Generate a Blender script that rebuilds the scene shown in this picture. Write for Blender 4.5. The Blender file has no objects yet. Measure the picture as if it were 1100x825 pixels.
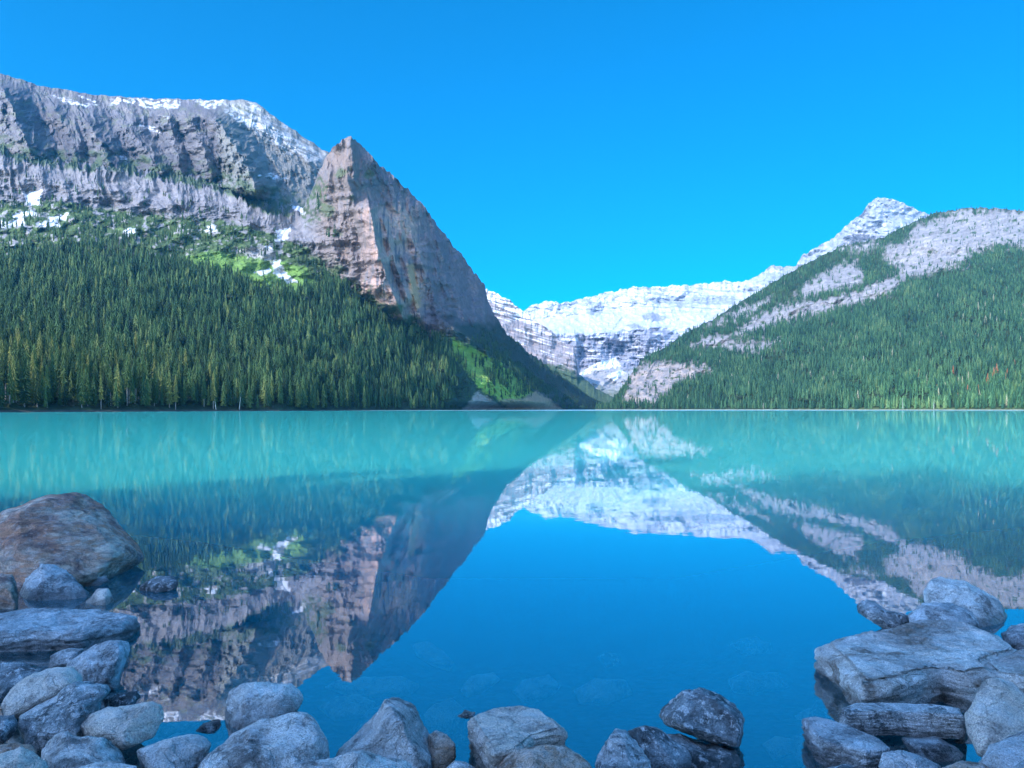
import bpy, math
import numpy as np
from mathutils import Vector

# ------------------------------------------------------------------ camera, sky, sun, exposure
SC = bpy.context.scene
F, HZ, CX, H = 800.0, 439.5, 550.0, 1.6          # focal length in photo pixels, horizon row, centre column, eye height
SUN_EL, SUN_DIR = 33.0, (-0.61, -0.792)           # sun stands behind and to the left of the viewer
cd = bpy.data.cameras.new('camera'); cam = bpy.data.objects.new('camera', cd); SC.collection.objects.link(cam)
cam.location = (0, 0, H); cam.rotation_euler = (math.radians(90), 0, 0)
cd.sensor_width = 36; cd.lens = 36 * F / 1100; cd.shift_y = (HZ - 412.5) / 1100
cd.clip_start = 0.05; cd.clip_end = 60000
SC.camera = cam

w = bpy.data.worlds.new('World'); SC.world = w; w.use_nodes = True
wt = w.node_tree; wt.nodes.clear()
def N(t, kind, **kw):
    n = t.nodes.new(kind)
    for k, v in kw.items(): setattr(n, k, v)
    return n
sky = N(wt, 'ShaderNodeTexSky', sky_type='NISHITA', sun_disc=False)
sky.sun_elevation = math.radians(SUN_EL)
sky.sun_rotation = math.atan2(SUN_DIR[0], SUN_DIR[1])
sky.altitude = 1700; sky.air_density = 1.0; sky.dust_density = 0.3; sky.ozone_density = 3.0
hs = N(wt, 'ShaderNodeHueSaturation'); hs.inputs['Saturation'].default_value = 1.0
# a clear mountain sky: deepen its blue on the side away from the sun
tint = N(wt, 'ShaderNodeMix', data_type='RGBA', blend_type='MULTIPLY'); tint.inputs[0].default_value = 1
tint.inputs[7].default_value = (0.0, 0.60, 0.88, 1)
tc = N(wt, 'ShaderNodeTexCoord'); dt = N(wt, 'ShaderNodeVectorMath', operation='DOT_PRODUCT')
dt.inputs[1].default_value = (SUN_DIR[0], SUN_DIR[1], 0.0)
mr = N(wt, 'ShaderNodeMapRange'); mr.inputs[1].default_value = -0.12; mr.inputs[2].default_value = 0.75
mxw = N(wt, 'ShaderNodeMix', data_type='RGBA')
bg = N(wt, 'ShaderNodeBackground'); bg.inputs[1].default_value = 0.15
wo = N(wt, 'ShaderNodeOutputWorld')
L = wt.links.new
glare = N(wt, 'ShaderNodeMix', data_type='RGBA', blend_type='MULTIPLY'); glare.inputs[0].default_value = 1; glare.inputs[7].default_value = (4.6, 4.4, 4.3, 1)
L(sky.outputs[0], glare.inputs[6])
L(sky.outputs[0], hs.inputs['Color']); L(hs.outputs[0], tint.inputs[6])
L(tc.outputs['Generated'], dt.inputs[0]); L(dt.outputs['Value'], mr.inputs[0])
L(mr.outputs[0], mxw.inputs[0]); L(tint.outputs[2], mxw.inputs[6]); L(glare.outputs[2], mxw.inputs[7])
L(mxw.outputs[2], bg.inputs[0]); L(bg.outputs[0], wo.inputs[0])

sd = bpy.data.lights.new('sun', 'SUN'); sun = bpy.data.objects.new('sun', sd); SC.collection.objects.link(sun)
sd.energy = 3.3; sd.angle = math.radians(0.5); sd.color = (1.0, 0.93, 0.84)
sv = Vector((SUN_DIR[0]*math.cos(math.radians(SUN_EL)), SUN_DIR[1]*math.cos(math.radians(SUN_EL)), math.sin(math.radians(SUN_EL))))
sun.rotation_euler = sv.to_track_quat('Z', 'Y').to_euler()
SC.view_settings.view_transform = 'Standard'; SC.view_settings.look = 'None'
SC.view_settings.exposure = 0.9; SC.view_settings.gamma = 1.0
SC.render.engine = 'CYCLES'
SC.cycles.use_denoising = True
SC.cycles.max_bounces = 8; SC.cycles.diffuse_bounces = 2; SC.cycles.glossy_bounces = 3
SC.cycles.transparent_max_bounces = 8; SC.cycles.volume_bounces = 0
SC.cycles.sample_clamp_indirect = 4.0

# ------------------------------------------------------------------ numeric helpers
rng = np.random.default_rng(7)
_perm = np.random.default_rng(3).permutation(4096).astype(np.int64)
_g = np.random.default_rng(4).normal(size=(4096, 3)); _g /= np.linalg.norm(_g, axis=1)[:, None]
def perlin(x, y, z):
    x, y, z = np.broadcast_arrays(np.asarray(x, float), np.asarray(y, float), np.asarray(z, float))
    xi, yi, zi = np.floor(x).astype(np.int64), np.floor(y).astype(np.int64), np.floor(z).astype(np.int64)
    xf, yf, zf = x - xi, y - yi, z - zi
    f = lambda t: t*t*t*(t*(t*6-15)+10)
    u, v, wz = f(xf), f(yf), f(zf)
    out = 0
    for dx in (0, 1):
        a = u if dx else 1-u
        for dy in (0, 1):
            b = v if dy else 1-v
            for dz in (0, 1):
                c = wz if dz else 1-wz
                h = _perm[(_perm[(_perm[(xi+dx) & 4095] + yi+dy) & 4095] + zi+dz) & 4095]
                g = _g[h]
                out = out + a*b*c*(g[..., 0]*(xf-dx) + g[..., 1]*(yf-dy) + g[..., 2]*(zf-dz))
    return out*1.6
def fbm(x, y, z=0.0, o=5, gain=.5):
    s, a, k = 0, 1.0, 1.0
    for i in range(o):
        s = s + a*perlin(x*k+i*17.3, y*k+i*9.1, z*k+i*5.7); a *= gain; k *= 2.03
    return s
def ridged(x, y, z=0.0, o=5, gain=.5):
    s, a, k = 0, 1.0, 1.0
    for i in range(o):
        s = s + a*(1-2*np.abs(perlin(x*k+i*11.3, y*k+i*7.7, z*k+i*3.1))); a *= gain; k *= 2.1
    return s
def sm(e0, e1, x):
    t = np.clip((x-e0)/(e1-e0), 0, 1); return t*t*(3-2*t)
def tab(px, d):
    k = sorted(d); return np.interp(px, k, [d[i] for i in k])
def poly_dist(px, py, pts):
    """signed distance (positive inside) to a closed outline"""
    pts = np.array(pts, float); ins = np.zeros(px.shape, bool); dm = np.full(px.shape, 1e9)
    n = len(pts)
    for i in range(n):
        a, b = pts[i], pts[(i+1) % n]
        c = ((a[1] > py) != (b[1] > py))
        with np.errstate(divide='ignore', invalid='ignore'):
            xx = (b[0]-a[0])*(py-a[1])/(b[1]-a[1]+1e-12)+a[0]
        ins ^= (c & (px < xx))
        d = b-a; t = np.clip(((px-a[0])*d[0]+(py-a[1])*d[1])/(d@d+1e-9), 0, 1)
        dm = np.minimum(dm, np.hypot(px-a[0]-t*d[0], py-a[1]-t*d[1]))
    return np.where(ins, dm, -dm)
def line_dist(px, py, pts):
    dm = np.full(px.shape, 1e9); sg = np.zeros(px.shape)
    for a, b in zip(pts[:-1], pts[1:]):
        a, b = np.array(a, float), np.array(b, float); d = b-a
        t = np.clip(((px-a[0])*d[0]+(py-a[1])*d[1])/(d@d), 0, 1)
        dd = np.hypot(px-a[0]-t*d[0], py-a[1]-t*d[1])
        s = -np.sign(d[0]*(py-a[1])-d[1]*(px-a[0]))
        m = dd < dm; dm = np.where(m, dd, dm); sg = np.where(m, s, sg)
    return dm, sg
def mask(px, py, pts, soft=3, rough=5, sc=8, seed=0):
    q = np.array(pts, float); g = soft+rough*2.2+1; out = np.zeros(px.shape)
    m = (px > q[:, 0].min()-g) & (px < q[:, 0].max()+g) & (py > q[:, 1].min()-g) & (py < q[:, 1].max()+g)
    if m.any():
        a, b = px[m], py[m]
        out[m] = sm(-soft, soft, poly_dist(a, b, pts)+fbm(a/sc+seed*3.3, b/sc*1.3, seed, 4)*rough)
    return out

def link(o, parent=None):
    SC.collection.objects.link(o)
    if parent is not None: o.parent = parent
    return o
def mesh_np(name, V, Fc, mat, nper=4, col=None, smooth=False, parent=None, kind=None):
    me = bpy.data.meshes.new(name); V = np.asarray(V, np.float32); Fc = np.asarray(Fc, np.int32)
    me.vertices.add(len(V)); me.vertices.foreach_set('co', V.ravel())
    me.loops.add(Fc.size); me.loops.foreach_set('vertex_index', Fc.ravel())
    me.polygons.add(len(Fc)); me.polygons.foreach_set('loop_start', np.arange(0, Fc.size, nper, dtype=np.int32))
    me.update(calc_edges=True)
    if smooth: me.polygons.foreach_set('use_smooth', np.ones(len(Fc), bool))
    else: me.polygons.foreach_set('use_smooth', np.zeros(len(Fc), bool))
    if col is not None:
        a = me.color_attributes.new('col', 'FLOAT_COLOR', 'POINT')
        c = np.ones((len(V), 4), np.float32); c[:, :3] = col; a.data.foreach_set('color', c.ravel())
    me.materials.append(mat); me.validate()
    o = bpy.data.objects.new(name, me); link(o, parent)
    if kind: o['kind'] = kind
    return o
def tag(o, label, cat, group=None):
    o['label'] = label; o['category'] = cat
    if group: o['group'] = group

# ------------------------------------------------------------------ materials
def mat_new(name):
    m = bpy.data.materials.new(name); m.use_nodes = True; t = m.node_tree; t.nodes.clear()
    out = N(t, 'ShaderNodeOutputMaterial'); return m, t, out
def noise(t, vec, scale, detail=5, rough=.55, dist=0.0):
    n = N(t, 'ShaderNodeTexNoise'); n.inputs['Scale'].default_value = scale; n.inputs['Detail'].default_value = detail
    n.inputs['Roughness'].default_value = rough; n.inputs['Distortion'].default_value = dist
    if vec is not None: t.links.new(vec, n.inputs['Vector'])
    return n.outputs['Fac']
def mrange(t, v, a, b, c, d, smooth=False):
    n = N(t, 'ShaderNodeMapRange'); t.links.new(v, n.inputs[0])
    for i, x in enumerate((a, b, c, d)): n.inputs[i+1].default_value = x
    if smooth: n.interpolation_type = 'SMOOTHSTEP'
    return n.outputs[0]
def mixc(t, f, a, b, mode='MIX'):
    n = N(t, 'ShaderNodeMix', data_type='RGBA', blend_type=mode)
    for i, x in ((0, f), (6, a), (7, b)):
        if hasattr(x, 'links') or hasattr(x, 'is_linked'): t.links.new(x, n.inputs[i])
        else: n.inputs[i].default_value = x if i == 0 else (*x, 1)
    return n.outputs[2]
def math_(t, op, a, b=None):
    n = N(t, 'ShaderNodeMath', operation=op)
    for i, x in enumerate((a, b)):
        if x is None: continue
        if hasattr(x, 'is_linked'): t.links.new(x, n.inputs[i])
        else: n.inputs[i].default_value = x
    return n.outputs[0]

def terrain_mat(name, nscale, bump_m):
    m, t, out = mat_new(name)
    p = N(t, 'ShaderNodeBsdfPrincipled'); p.inputs['Roughness'].default_value = .92; p.inputs['Specular IOR Level'].default_value = .15
    at = N(t, 'ShaderNodeAttribute', attribute_name='col'); ge = N(t, 'ShaderNodeNewGeometry')
    n1 = noise(t, ge.outputs['Position'], nscale, 6, .65)
    c = mixc(t, 1.0, at.outputs['Color'], mixc(t, mrange(t, n1, .3, .7, 0, 1), (.72, .73, .75), (1.25, 1.22, 1.2)), 'MULTIPLY')
    n2 = noise(t, ge.outputs['Position'], nscale*.6, 8, .7)
    b = N(t, 'ShaderNodeBump'); b.inputs['Strength'].default_value = 1; b.inputs['Distance'].default_value = bump_m
    t.links.new(n2, b.inputs['Height']); t.links.new(b.outputs[0], p.inputs['Normal'])
    t.links.new(c, p.inputs['Base Color']); t.links.new(p.outputs[0], out.inputs[0])
    return m
M_rockface = terrain_mat('mountain_ground', .08, 9)
M_far = terrain_mat('snow_and_rock', .03, 8)

def foliage_mat(name, use_attr):
    m, t, out = mat_new(name)
    p = N(t, 'ShaderNodeBsdfPrincipled'); p.inputs['Roughness'].default_value = .8; p.inputs['Specular IOR Level'].default_value = .2
    ge = N(t, 'ShaderNodeNewGeometry')
    if use_attr:
        at = N(t, 'ShaderNodeAttribute', attribute_name='col'); base = at.outputs['Color']
    else:
        oi = N(t, 'ShaderNodeObjectInfo')
        cr = N(t, 'ShaderNodeValToRGB'); e = cr.color_ramp.elements
        e[0].color = (.014, .036, .014, 1); e[1].color = (.130, .135, .038, 1); e[0].position = 0
        x = cr.color_ramp.elements.new(.45); x.color = (.028, .062, .020, 1)
        x = cr.color_ramp.elements.new(.75); x.color = (.062, .092, .028, 1)
        t.links.new(oi.outputs['Random'], cr.inputs[0]); base = cr.outputs[0]
    n = noise(t, ge.outputs['Position'], 1.2, 3, .6)
    c = mixc(t, 1.0, base, mixc(t, mrange(t, n, .3, .7, 0, 1), (.6, .6, .6), (1.5, 1.5, 1.4)), 'MULTIPLY')
    t.links.new(c, p.inputs['Base Color']); t.links.new(p.outputs[0], out.inputs[0])
    return m
M_forest = foliage_mat('forest_foliage', True)
M_spruce = foliage_mat('spruce_needles', False)
def bark_mat(name, a, b):
    m, t, out = mat_new(name)
    p = N(t, 'ShaderNodeBsdfPrincipled'); p.inputs['Roughness'].default_value = .9
    ge = N(t, 'ShaderNodeNewGeometry'); n = noise(t, ge.outputs['Position'], 2, 4)
    t.links.new(mixc(t, n, a, b), p.inputs['Base Color']); t.links.new(p.outputs[0], out.inputs[0]); return m
M_bark = bark_mat('grey_bark', (.12, .10, .085), (.30, .27, .24))
M_deadwood = bark_mat('dead_wood', (.35, .33, .30), (.55, .52, .47))

# ------------------------------------------------------------------ mountains: relief sheets in real metres
def sheet(rows, px, step_py, relief, colour, name, mat, back=None, zshore=None, back_drop=350, back_run=900):
    """rows: list of (py-table, distance-table) from foot to crest; relief adds metres of distance; returns grids"""
    PY, YY = [], []
    for k in range(len(rows)-1):
        a_py, a_y = tab(px, rows[k][0]), tab(px, rows[k][1]); b_py, b_y = tab(px, rows[k+1][0]), tab(px, rows[k+1][1])
        n = max(4, int(np.max(np.abs(b_py-a_py))/step_py))
        for i in range(n + (1 if k == len(rows)-2 else 0)):
            s = i/n; PY.append(a_py*(1-s)+b_py*s); YY.append(a_y*(1-s)+b_y*s)
    PY, YY = np.array(PY), np.array(YY); PX = np.broadcast_to(px, PY.shape).copy()
    dpy, dY = relief(PX, PY, YY)
    vv = np.linspace(0, 1, len(PY))[:, None]
    Y = YY + dY; P = PY + dpy
    X = (PX-CX)/F*Y; Z = H+(HZ-P)/F*Y
    X0, Y0, Z0 = X.copy(), Y.copy(), Z.copy()
    C = colour(PX, PY, X, Y, Z)
    # far side: continue over the crest and down
    nb = 14; bx, by, bz, bc = [], [], [], []
    for i in range(1, nb+1):
        s = i/nb; yb = Y[-1] + back_run*s; t = (px-CX)/F
        rough = fbm(px/14, s*5.0, 2.0, 4)*30*s
        bx.append(X[-1] + t*back_run*s*.6); by.append(yb); bz.append(Z[-1] - back_drop*(s**1.2)*np.clip(Z[-1]/200, .02, 3) + rough*np.clip(Z[-1]/200, 0, 1)); bc.append(C[-1])
    X = np.vstack([X, bx]); Y = np.vstack([Y, by]); Z = np.vstack([Z, bz]); C = np.concatenate([C, np.array(bc)])
    R, Cn = X.shape
    idx = np.arange(R*Cn).reshape(R, Cn)
    Q = np.stack([idx[:-1, :-1], idx[:-1, 1:], idx[1:, 1:], idx[1:, :-1]], -1).reshape(-1, 4)
    V = np.stack([X, Y, Z], -1).reshape(-1, 3)
    o = mesh_np(name, V, Q, mat, 4, C.reshape(-1, 3), smooth=False, kind='structure')
    return dict(px=PX, py=PY, X=X0, Y=Y0, Z=Z0, obj=o)
def shore_row(ytab, z, dy=0):
    """rows whose height is a number of metres"""
    ks = sorted(ytab); return ({k: HZ+(H-z)*F/(ytab[k]+dy) for k in ks}, {k: ytab[k]+dy for k in ks})
def spur(px, py, pts, wl, wr, A):
    d, s = line_dist(px, py, pts)
    return -A*np.clip(1-np.where(s > 0, d/wr, d/wl), 0, 1)
def lerp(a, b, f): return a*(1-f[..., None]) + np.asarray(b)*f[..., None]

LS = {-420: 180, -300: 230, -100: 320, 0: 375, 150: 480, 300: 660, 450: 1150, 520: 1500, 572: 1720, 600: 2000, 620: 2350, 655: 3000, 664: 3150}
crest1 = {-420: 175, -100: 168, 0: 170, 60: 182, 130: 188, 200: 200, 250: 212, 290: 232, 310: 236, 322: 234, 332: 215, 343: 185, 352: 168, 362: 156, 372: 151, 378: 150, 383: 153, 389: 160, 400: 170, 408: 180, 420: 189,
          432: 201, 444: 211, 455: 223, 467: 241, 477: 252, 486: 265, 494: 273, 502: 286, 515: 301, 521: 309, 524: 325, 532: 343, 540: 354, 548: 364, 563: 383, 578: 394, 595: 404, 612: 414, 630: 424, 642: 431, 655: 437.5, 664: 439}
foot = {-420: 240, -100: 222, 0: 218, 60: 216, 130: 226, 180: 233, 240: 237, 290: 250, 320: 262, 345: 280, 378: 305, 400: 318, 430: 337, 460: 355, 486: 364, 510: 375, 530: 386, 550: 398, 572: 420, 600: 437.5, 640: 439, 664: 439.3}
rowsA = [shore_row(LS, -2, -14), shore_row(LS, 1.2), shore_row(LS, 4, 12),
    ({-420: 335, 0: 335, 130: 338, 200: 347, 300: 362, 378: 376, 430: 387, 460: 395, 486: 400, 530: 410, 572: 430, 600: 438.3, 640: 439, 664: 439.3},
     {-420: 700, 0: 800, 130: 860, 200: 930, 300: 1040, 378: 1150, 430: 1290, 460: 1370, 486: 1450, 530: 1600, 572: 1800, 600: 2060, 620: 2380, 655: 3030, 664: 3180}),
    (foot, {-420: 1350, 0: 1400, 130: 1440, 240: 1450, 320: 1440, 378: 1390, 430: 1430, 486: 1600, 530: 1760, 572: 1930, 600: 2160, 620: 2420, 655: 3060, 664: 3220}),
    (crest1, {-420: 1420, 0: 1460, 130: 1500, 250: 1510, 300: 1500, 330: 1490, 345: 1475, 378: 1455, 400: 1500, 430: 1610, 460: 1730, 500: 1930, 530: 2090, 570: 2320, 600: 2560, 640: 2960, 664: 3260}),
    ({-420: 160, 0: 160, 60: 172, 130: 180, 200: 188, 250: 197, 300: 216, 320: 226, 332: 222, 343: 200, 352: 190, 378: 175, 400: 190, 430: 225, 460: 260, 485: 290, 520: 335, 560: 375, 600: 405, 640: 433, 664: 439.4},
     {-420: 1900, 0: 1950, 320: 1900, 345: 1750, 378: 1560, 400: 1600, 460: 1850, 520: 2220, 600: 2760, 640: 3160, 664: 3400})]
FANW = [(480, 360), (512, 370), (546, 390), (570, 410), (612, 440), (492, 441), (502, 415), (488, 390)]
def reliefA(px, py, Y):
    ft, cr = tab(px, foot), tab(px, crest1)
    v = np.clip((ft-py)/np.maximum(ft-cr, 3), -3, 2)           # 0 at the cliff foot, 1 at its crest
    cl = sm(-.12, .08, v)*(1-sm(1.0, 1.25, v))                  # on the cliffs
    lo = sm(1.0, -.2, v) * sm(441, 425, py)
    edge = sm(640, 560, px)
    flute = ridged((px-py*.12)/12+fbm(px/40, py/30)*.5, py/70, 3.0, 5, .5)+.35*ridged((px+py*.7)/20, (py-px*.4)/26, 6, 4, .5)
    big = fbm(px/48, py/60, 5.0, 4)
    tower = sm(330, 360, px)
    d = -cl*flute*(9+6*tower)*edge*np.clip(.65+1.1*fbm(px/45, py/18, 75, 3), .4, 1.6) - cl*big*(30-12*tower)*edge
    # strata ledges
    d += cl*.8*np.sin(py*1.1+fbm(px/22, py/30, 8)*5)*(1-.5*tower)
    rib = sm(385, 405, px)*sm(640, 560, px)
    d += rib*cl*(-ridged((px-py*.35)/26, py/120, 71, 3, .5)*26 - ridged((px+py*.8)/17, (py-px*.5)/12, 72, 4, .5)*6)
    d += sm(500, 540, px)*sm(664, 640, px)*sm(439.5, 432, py)*-ridged((px-py*.9)/13, py/60, 73, 4)*12
    d += lo*edge*fbm(px/26, py/14, 9.0, 5)*34*(1-.85*mask(px, py, FANW, 4, 1, 8, 6)) + lo*edge*fbm(px/5, py/3, 2, 3)*4
    # pillars and fins of the tower
    d += spur(px, py, [(378, 148), (372, 190), (385, 235), (402, 285), (418, 330)], 60, 34, 80)*cl
    d += spur(px, py, [(398, 226), (404, 262), (416, 300), (434, 345)], 18, 8, 120)*cl
    d += spur(px, py, [(412, 236), (424, 282), (438, 320)], 10, 5, 50)*cl
    d += spur(px, py, [(438, 280), (442, 305), (452, 338)], 9, 5, 60)*cl
    d += spur(px, py, [(352, 185), (348, 220), (356, 255), (366, 290)], 12, 8, 26)*cl
    d += spur(px, py, [(430, 220), (455, 290), (470, 350)], 12, 9, 14)*cl
    d += spur(px, py, [(470, 262), (490, 310), (505, 365)], 12, 9, 14)*cl
    d += spur(px, py, [(488, 352), (520, 376), (548, 396), (572, 417), (606, 438)], 85, 12, 200)*sm(440, 430, py)*sm(455, 480, px)
    # snow gully between band and tower
    gd, _ = line_dist(px, py, [(335, 200), (322, 228), (300, 258), (292, 285), (315, 305)])
    d += 30*np.clip(1-gd/13, 0, 1)
    jag = (ridged(px/9, py/30, 3.3, 4, .55)*2.4 + perlin(px/2.6, py/9, 1.)*1.2)*sm(.75, 1.0, v)*sm(640, 600, px)
    jag = jag*np.where(px > 335, 1.0, 1.3)
    return -jag*(1-sm(1.3, 1.8, v)), d
FOREST = [(-420, 442), (-420, 285), (0, 285), (60, 262), (130, 262), (200, 285), (245, 297), (290, 310), (330, 312), (360, 300), (385, 313), (420, 338), (455, 358), (478, 366), (492, 385), (508, 408), (516, 424), (502, 436), (505, 442)]
MEADOW = [(198, 276), (225, 270), (262, 276), (300, 281), (325, 285), (338, 305), (322, 316), (280, 311), (240, 300), (205, 288)]
FAN = [(484, 363), (510, 374), (540, 391), (562, 410), (574, 424), (556, 430), (538, 431), (518, 420), (502, 402), (488, 384)]
RUBBLE = [(512, 419), (520, 424), (532, 431), (546, 441), (496, 441), (504, 432)]
BROWN = [(534, 429), (560, 429), (576, 420), (590, 429), (608, 441), (546, 441)]
SNOWS_A = [[(-5, 237), (26, 236), (27, 243), (-5, 245)], [(12, 229), (36, 226), (39, 231), (18, 235)], [(26, 208), (45, 205), (44, 219), (30, 222)],
           [(38, 240), (60, 236), (64, 243), (48, 244)], [(52, 233), (72, 230), (70, 236), (54, 238)], [(291, 282), (300, 281), (306, 292), (319, 303), (308, 303), (295, 294)],
           [(274, 293), (289, 289), (291, 293), (278, 296)], [(298, 203), (310, 207), (327, 214), (326, 230), (318, 232), (312, 218)],
           [(296, 248), (312, 244), (308, 256), (292, 268), (284, 267), (298, 256)], [(220, 244), (230, 241), (232, 247), (224, 249)], [(134, 248), (146, 244), (146, 250), (136, 252)]]
ROCK = np.array([.205, .195, .21])
def colA(px, py, X, Y, Z):
    ft, cr = tab(px, foot), tab(px, crest1)
    v = np.clip((ft-py)/np.maximum(ft-cr, 3), -3, 2)
    n, n2 = fbm(px/12, py/12, 1, 5), fbm(px/40, py/30, 7, 4)
    C = np.broadcast_to(ROCK, px.shape+(3,)).copy()
    C *= (1+.25*n)[..., None]
    streak = sm(-.1, .6, fbm(px/3, py/26, 4, 4))
    C = lerp(C, (.21, .155, .13), sm(330, 350, px)*(.75+.3*n2))
    C = lerp(C, (.19, .18, .20), streak*(.5+.25*sm(380, 420, px)))
    C = lerp(C, (.15, .14, .16), sm(384, 400, px-(py-200)*.35)*.75)  # tower's right face darkened in the colour to deepen its shade
    warm = sm(380, 400, px)*sm(470, 440, px)*sm(200, 240, py)
    C = lerp(C, (.50, .33, .27), np.clip(warm*(.35+.9*sm(.0, .5, n2+.3)), 0, 1)*.85*sm(.9, .2, streak))
    C = lerp(C, (.62, .36, .18), mask(px, py, [(437, 284), (444, 284), (449, 300), (452, 330), (446, 334), (440, 312)], 2, 2, 5)*.8)
    # vegetation on slopes below the cliffs
    g = sm(.06, -.06, v + n*.12)
    GR = np.array([.075, .115, .045])
    veg = np.broadcast_to(GR, px.shape+(3,))*(1+.5*fbm(px/7, py/4, 3, 4))[..., None]
    C = C*(1-g[..., None]) + veg*g[..., None]
    C = lerp(C, (.30, .29, .29), g*sm(.42, .62, fbm(px/9, py/6, 12, 5)+.25*sm(290, 250, py)-.3*sm(300, 340, py)))
    fo = mask(px, py, FOREST, 4, 6, 10, 1); C = lerp(C, (.03, .045, .025), fo*.85)
    # ledges with scrub above the band
    led = sm(.92, 1.02, v+n*.05)*sm(335, 315, px); C = lerp(C, (.07, .105, .05), led*sm(-.35, .1, n)*.9)
    scr = mask(px, py, [(328, 205), (345, 190), (352, 200), (345, 235), (330, 240), (322, 230)], 3, 8, 5, 3)*sm(-.3, .25, fbm(px/4, py/5, 7, 4)); C = lerp(C, (.07, .10, .05), scr)
    for k, (sx, sy, r) in enumerate([(350, 225, 9), (362, 250, 7), (378, 215, 5), (367, 185, 6), (385, 305, 8), (360, 290, 9), (425, 335, 6), (395, 190, 4)]):
        C = lerp(C, (.09, .12, .06), sm(r, r*.3, np.hypot((px-sx)*.8, py-sy)+n*7)*.8)
    C = lerp(C, (.15, .26, .06), mask(px, py, MEADOW, 3, 5, 7, 5)*.95)
    fan = mask(px, py, FAN, 2, 3, 6, 6); C = lerp(C, (.19, .32, .07), fan*.95)
    C = lerp(C, (.26, .36, .10), fan*sm(.0, .4, fbm(px/6, py/4, 15, 4))*.6)
    C = lerp(C, (.25, .24, .24), mask(px, py, RUBBLE, 2, 2, 4, 8))
    C = lerp(C, (.30, .23, .16), mask(px, py, BROWN, 2, 2, 4, 9))
    # scree tongue
    C = lerp(C, (.38, .36, .35), mask(px, py, [(252, 268), (282, 264), (300, 272), (296, 280), (270, 277)], 2, 4, 4, 10)*.9)
    # shore line of pale stones
    C = lerp(C, (.10, .10, .085), sm(1.6, .6, Z)*sm(490, 470, px))
    for k, s in enumerate(SNOWS_A): C = lerp(C, (.70, .72, .78), mask(px, py, s, 1, 3, 5, 20+k))
    # dark tree cover of the lower slope, deepened in colour for its shade
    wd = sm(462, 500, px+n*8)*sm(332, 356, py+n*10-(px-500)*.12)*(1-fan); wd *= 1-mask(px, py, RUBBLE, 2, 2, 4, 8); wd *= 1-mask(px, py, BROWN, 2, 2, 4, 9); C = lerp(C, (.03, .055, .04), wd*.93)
    return np.clip(C, .01, .92)
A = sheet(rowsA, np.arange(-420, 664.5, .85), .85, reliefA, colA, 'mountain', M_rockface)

# back mountain with the snow-flecked summit ridge
crest2 = {-420: 66, -100: 70, 0: 81, 20: 86, 40: 93, 70: 98, 100: 103, 130: 105, 160: 107, 190: 108, 235: 109, 265: 108, 275: 112, 285: 119, 300: 130, 320: 144, 345: 161, 360: 170, 378: 180, 430: 215, 460: 250}
rowsB = [({-420: 215, 0: 215, 130: 235, 200: 245, 300: 270, 345: 280, 460: 330}, {-420: 1600, 0: 1640, 345: 1640, 460: 1700}),
    ({-420: 160, 0: 168, 60: 178, 130: 184, 200: 192, 250: 202, 300: 221, 345: 240, 460: 300}, {-420: 1860, 0: 1900, 345: 1900, 460: 2000}),
    (crest2, {-420: 2500, 0: 2600, 200: 2750, 345: 2700, 460: 2600})]
def reliefB(px, py, Y):
    cr = tab(px, crest2); v = sm(0, 25, py-cr)
    ch = sm(232, 200, py)
    d = -ridged((px-py*.3)/18+fbm(px/40, py/30)*.3, py/42, 13.0, 6, .6)*30*(.25+v)*ch - ridged(px/9, py/11, 14., 4, .5)*7*ch
    d += fbm(px/50, py/30, 4, 4)*60*v
    for pts, wl, wr, a in [([(206, 104), (226, 122), (246, 146), (264, 176), (276, 204)], 50, 22, 520), ([(96, 134), (110, 156), (122, 184)], 26, 18, 260),
                           ([(140, 136), (156, 158), (172, 184)], 16, 14, 210), ([(-12, 60), (8, 105), (22, 140), (38, 170)], 26, 24, 330),
                           ([(204, 130), (214, 150), (226, 186)], 14, 11, 190), ([(60, 118), (76, 146), (84, 180)], 18, 13, 150), ([(300, 128), (318, 150), (335, 180)], 26, 16, 60),
                           ([(180, 128), (186, 150), (194, 184)], 14, 10, 130)]:
        d += spur(px+fbm(px/14, py/9, 6, 3)*4, py, pts, wl, wr, a)*sm(0, 18, py-cr)*ch
    jag = (ridged(px/16, 0*px, 7.3, 4, .55)*1.3)*sm(7, 0, py-cr)
    return -jag, d
SN_B = [[(56, 102), (72, 106), (90, 112), (108, 112), (90, 116), (68, 110)], [(118, 107), (150, 107), (196, 110), (190, 117), (160, 116), (142, 112)], [(84, 103), (96, 107), (104, 110), (92, 108)],
        [(208, 109), (240, 109), (236, 114), (226, 118), (214, 113)], [(264, 109), (272, 112), (284, 121), (276, 118)], [(120, 106), (130, 106), (128, 112), (118, 113)],
        [(128, 164), (136, 168), (136, 176), (130, 174)], [(150, 134), (166, 136), (172, 142), (156, 140)], [(174, 124), (182, 125), (180, 128)], [(276, 188), (292, 186), (310, 192), (296, 192)], [(52, 178), (60, 170), (66, 176), (58, 184)],
        [(240, 118), (262, 126), (286, 137), (284, 141), (256, 130)], [(292, 136), (306, 146), (316, 150), (300, 147)], [(318, 152), (330, 160), (338, 166), (322, 158)]]
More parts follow.
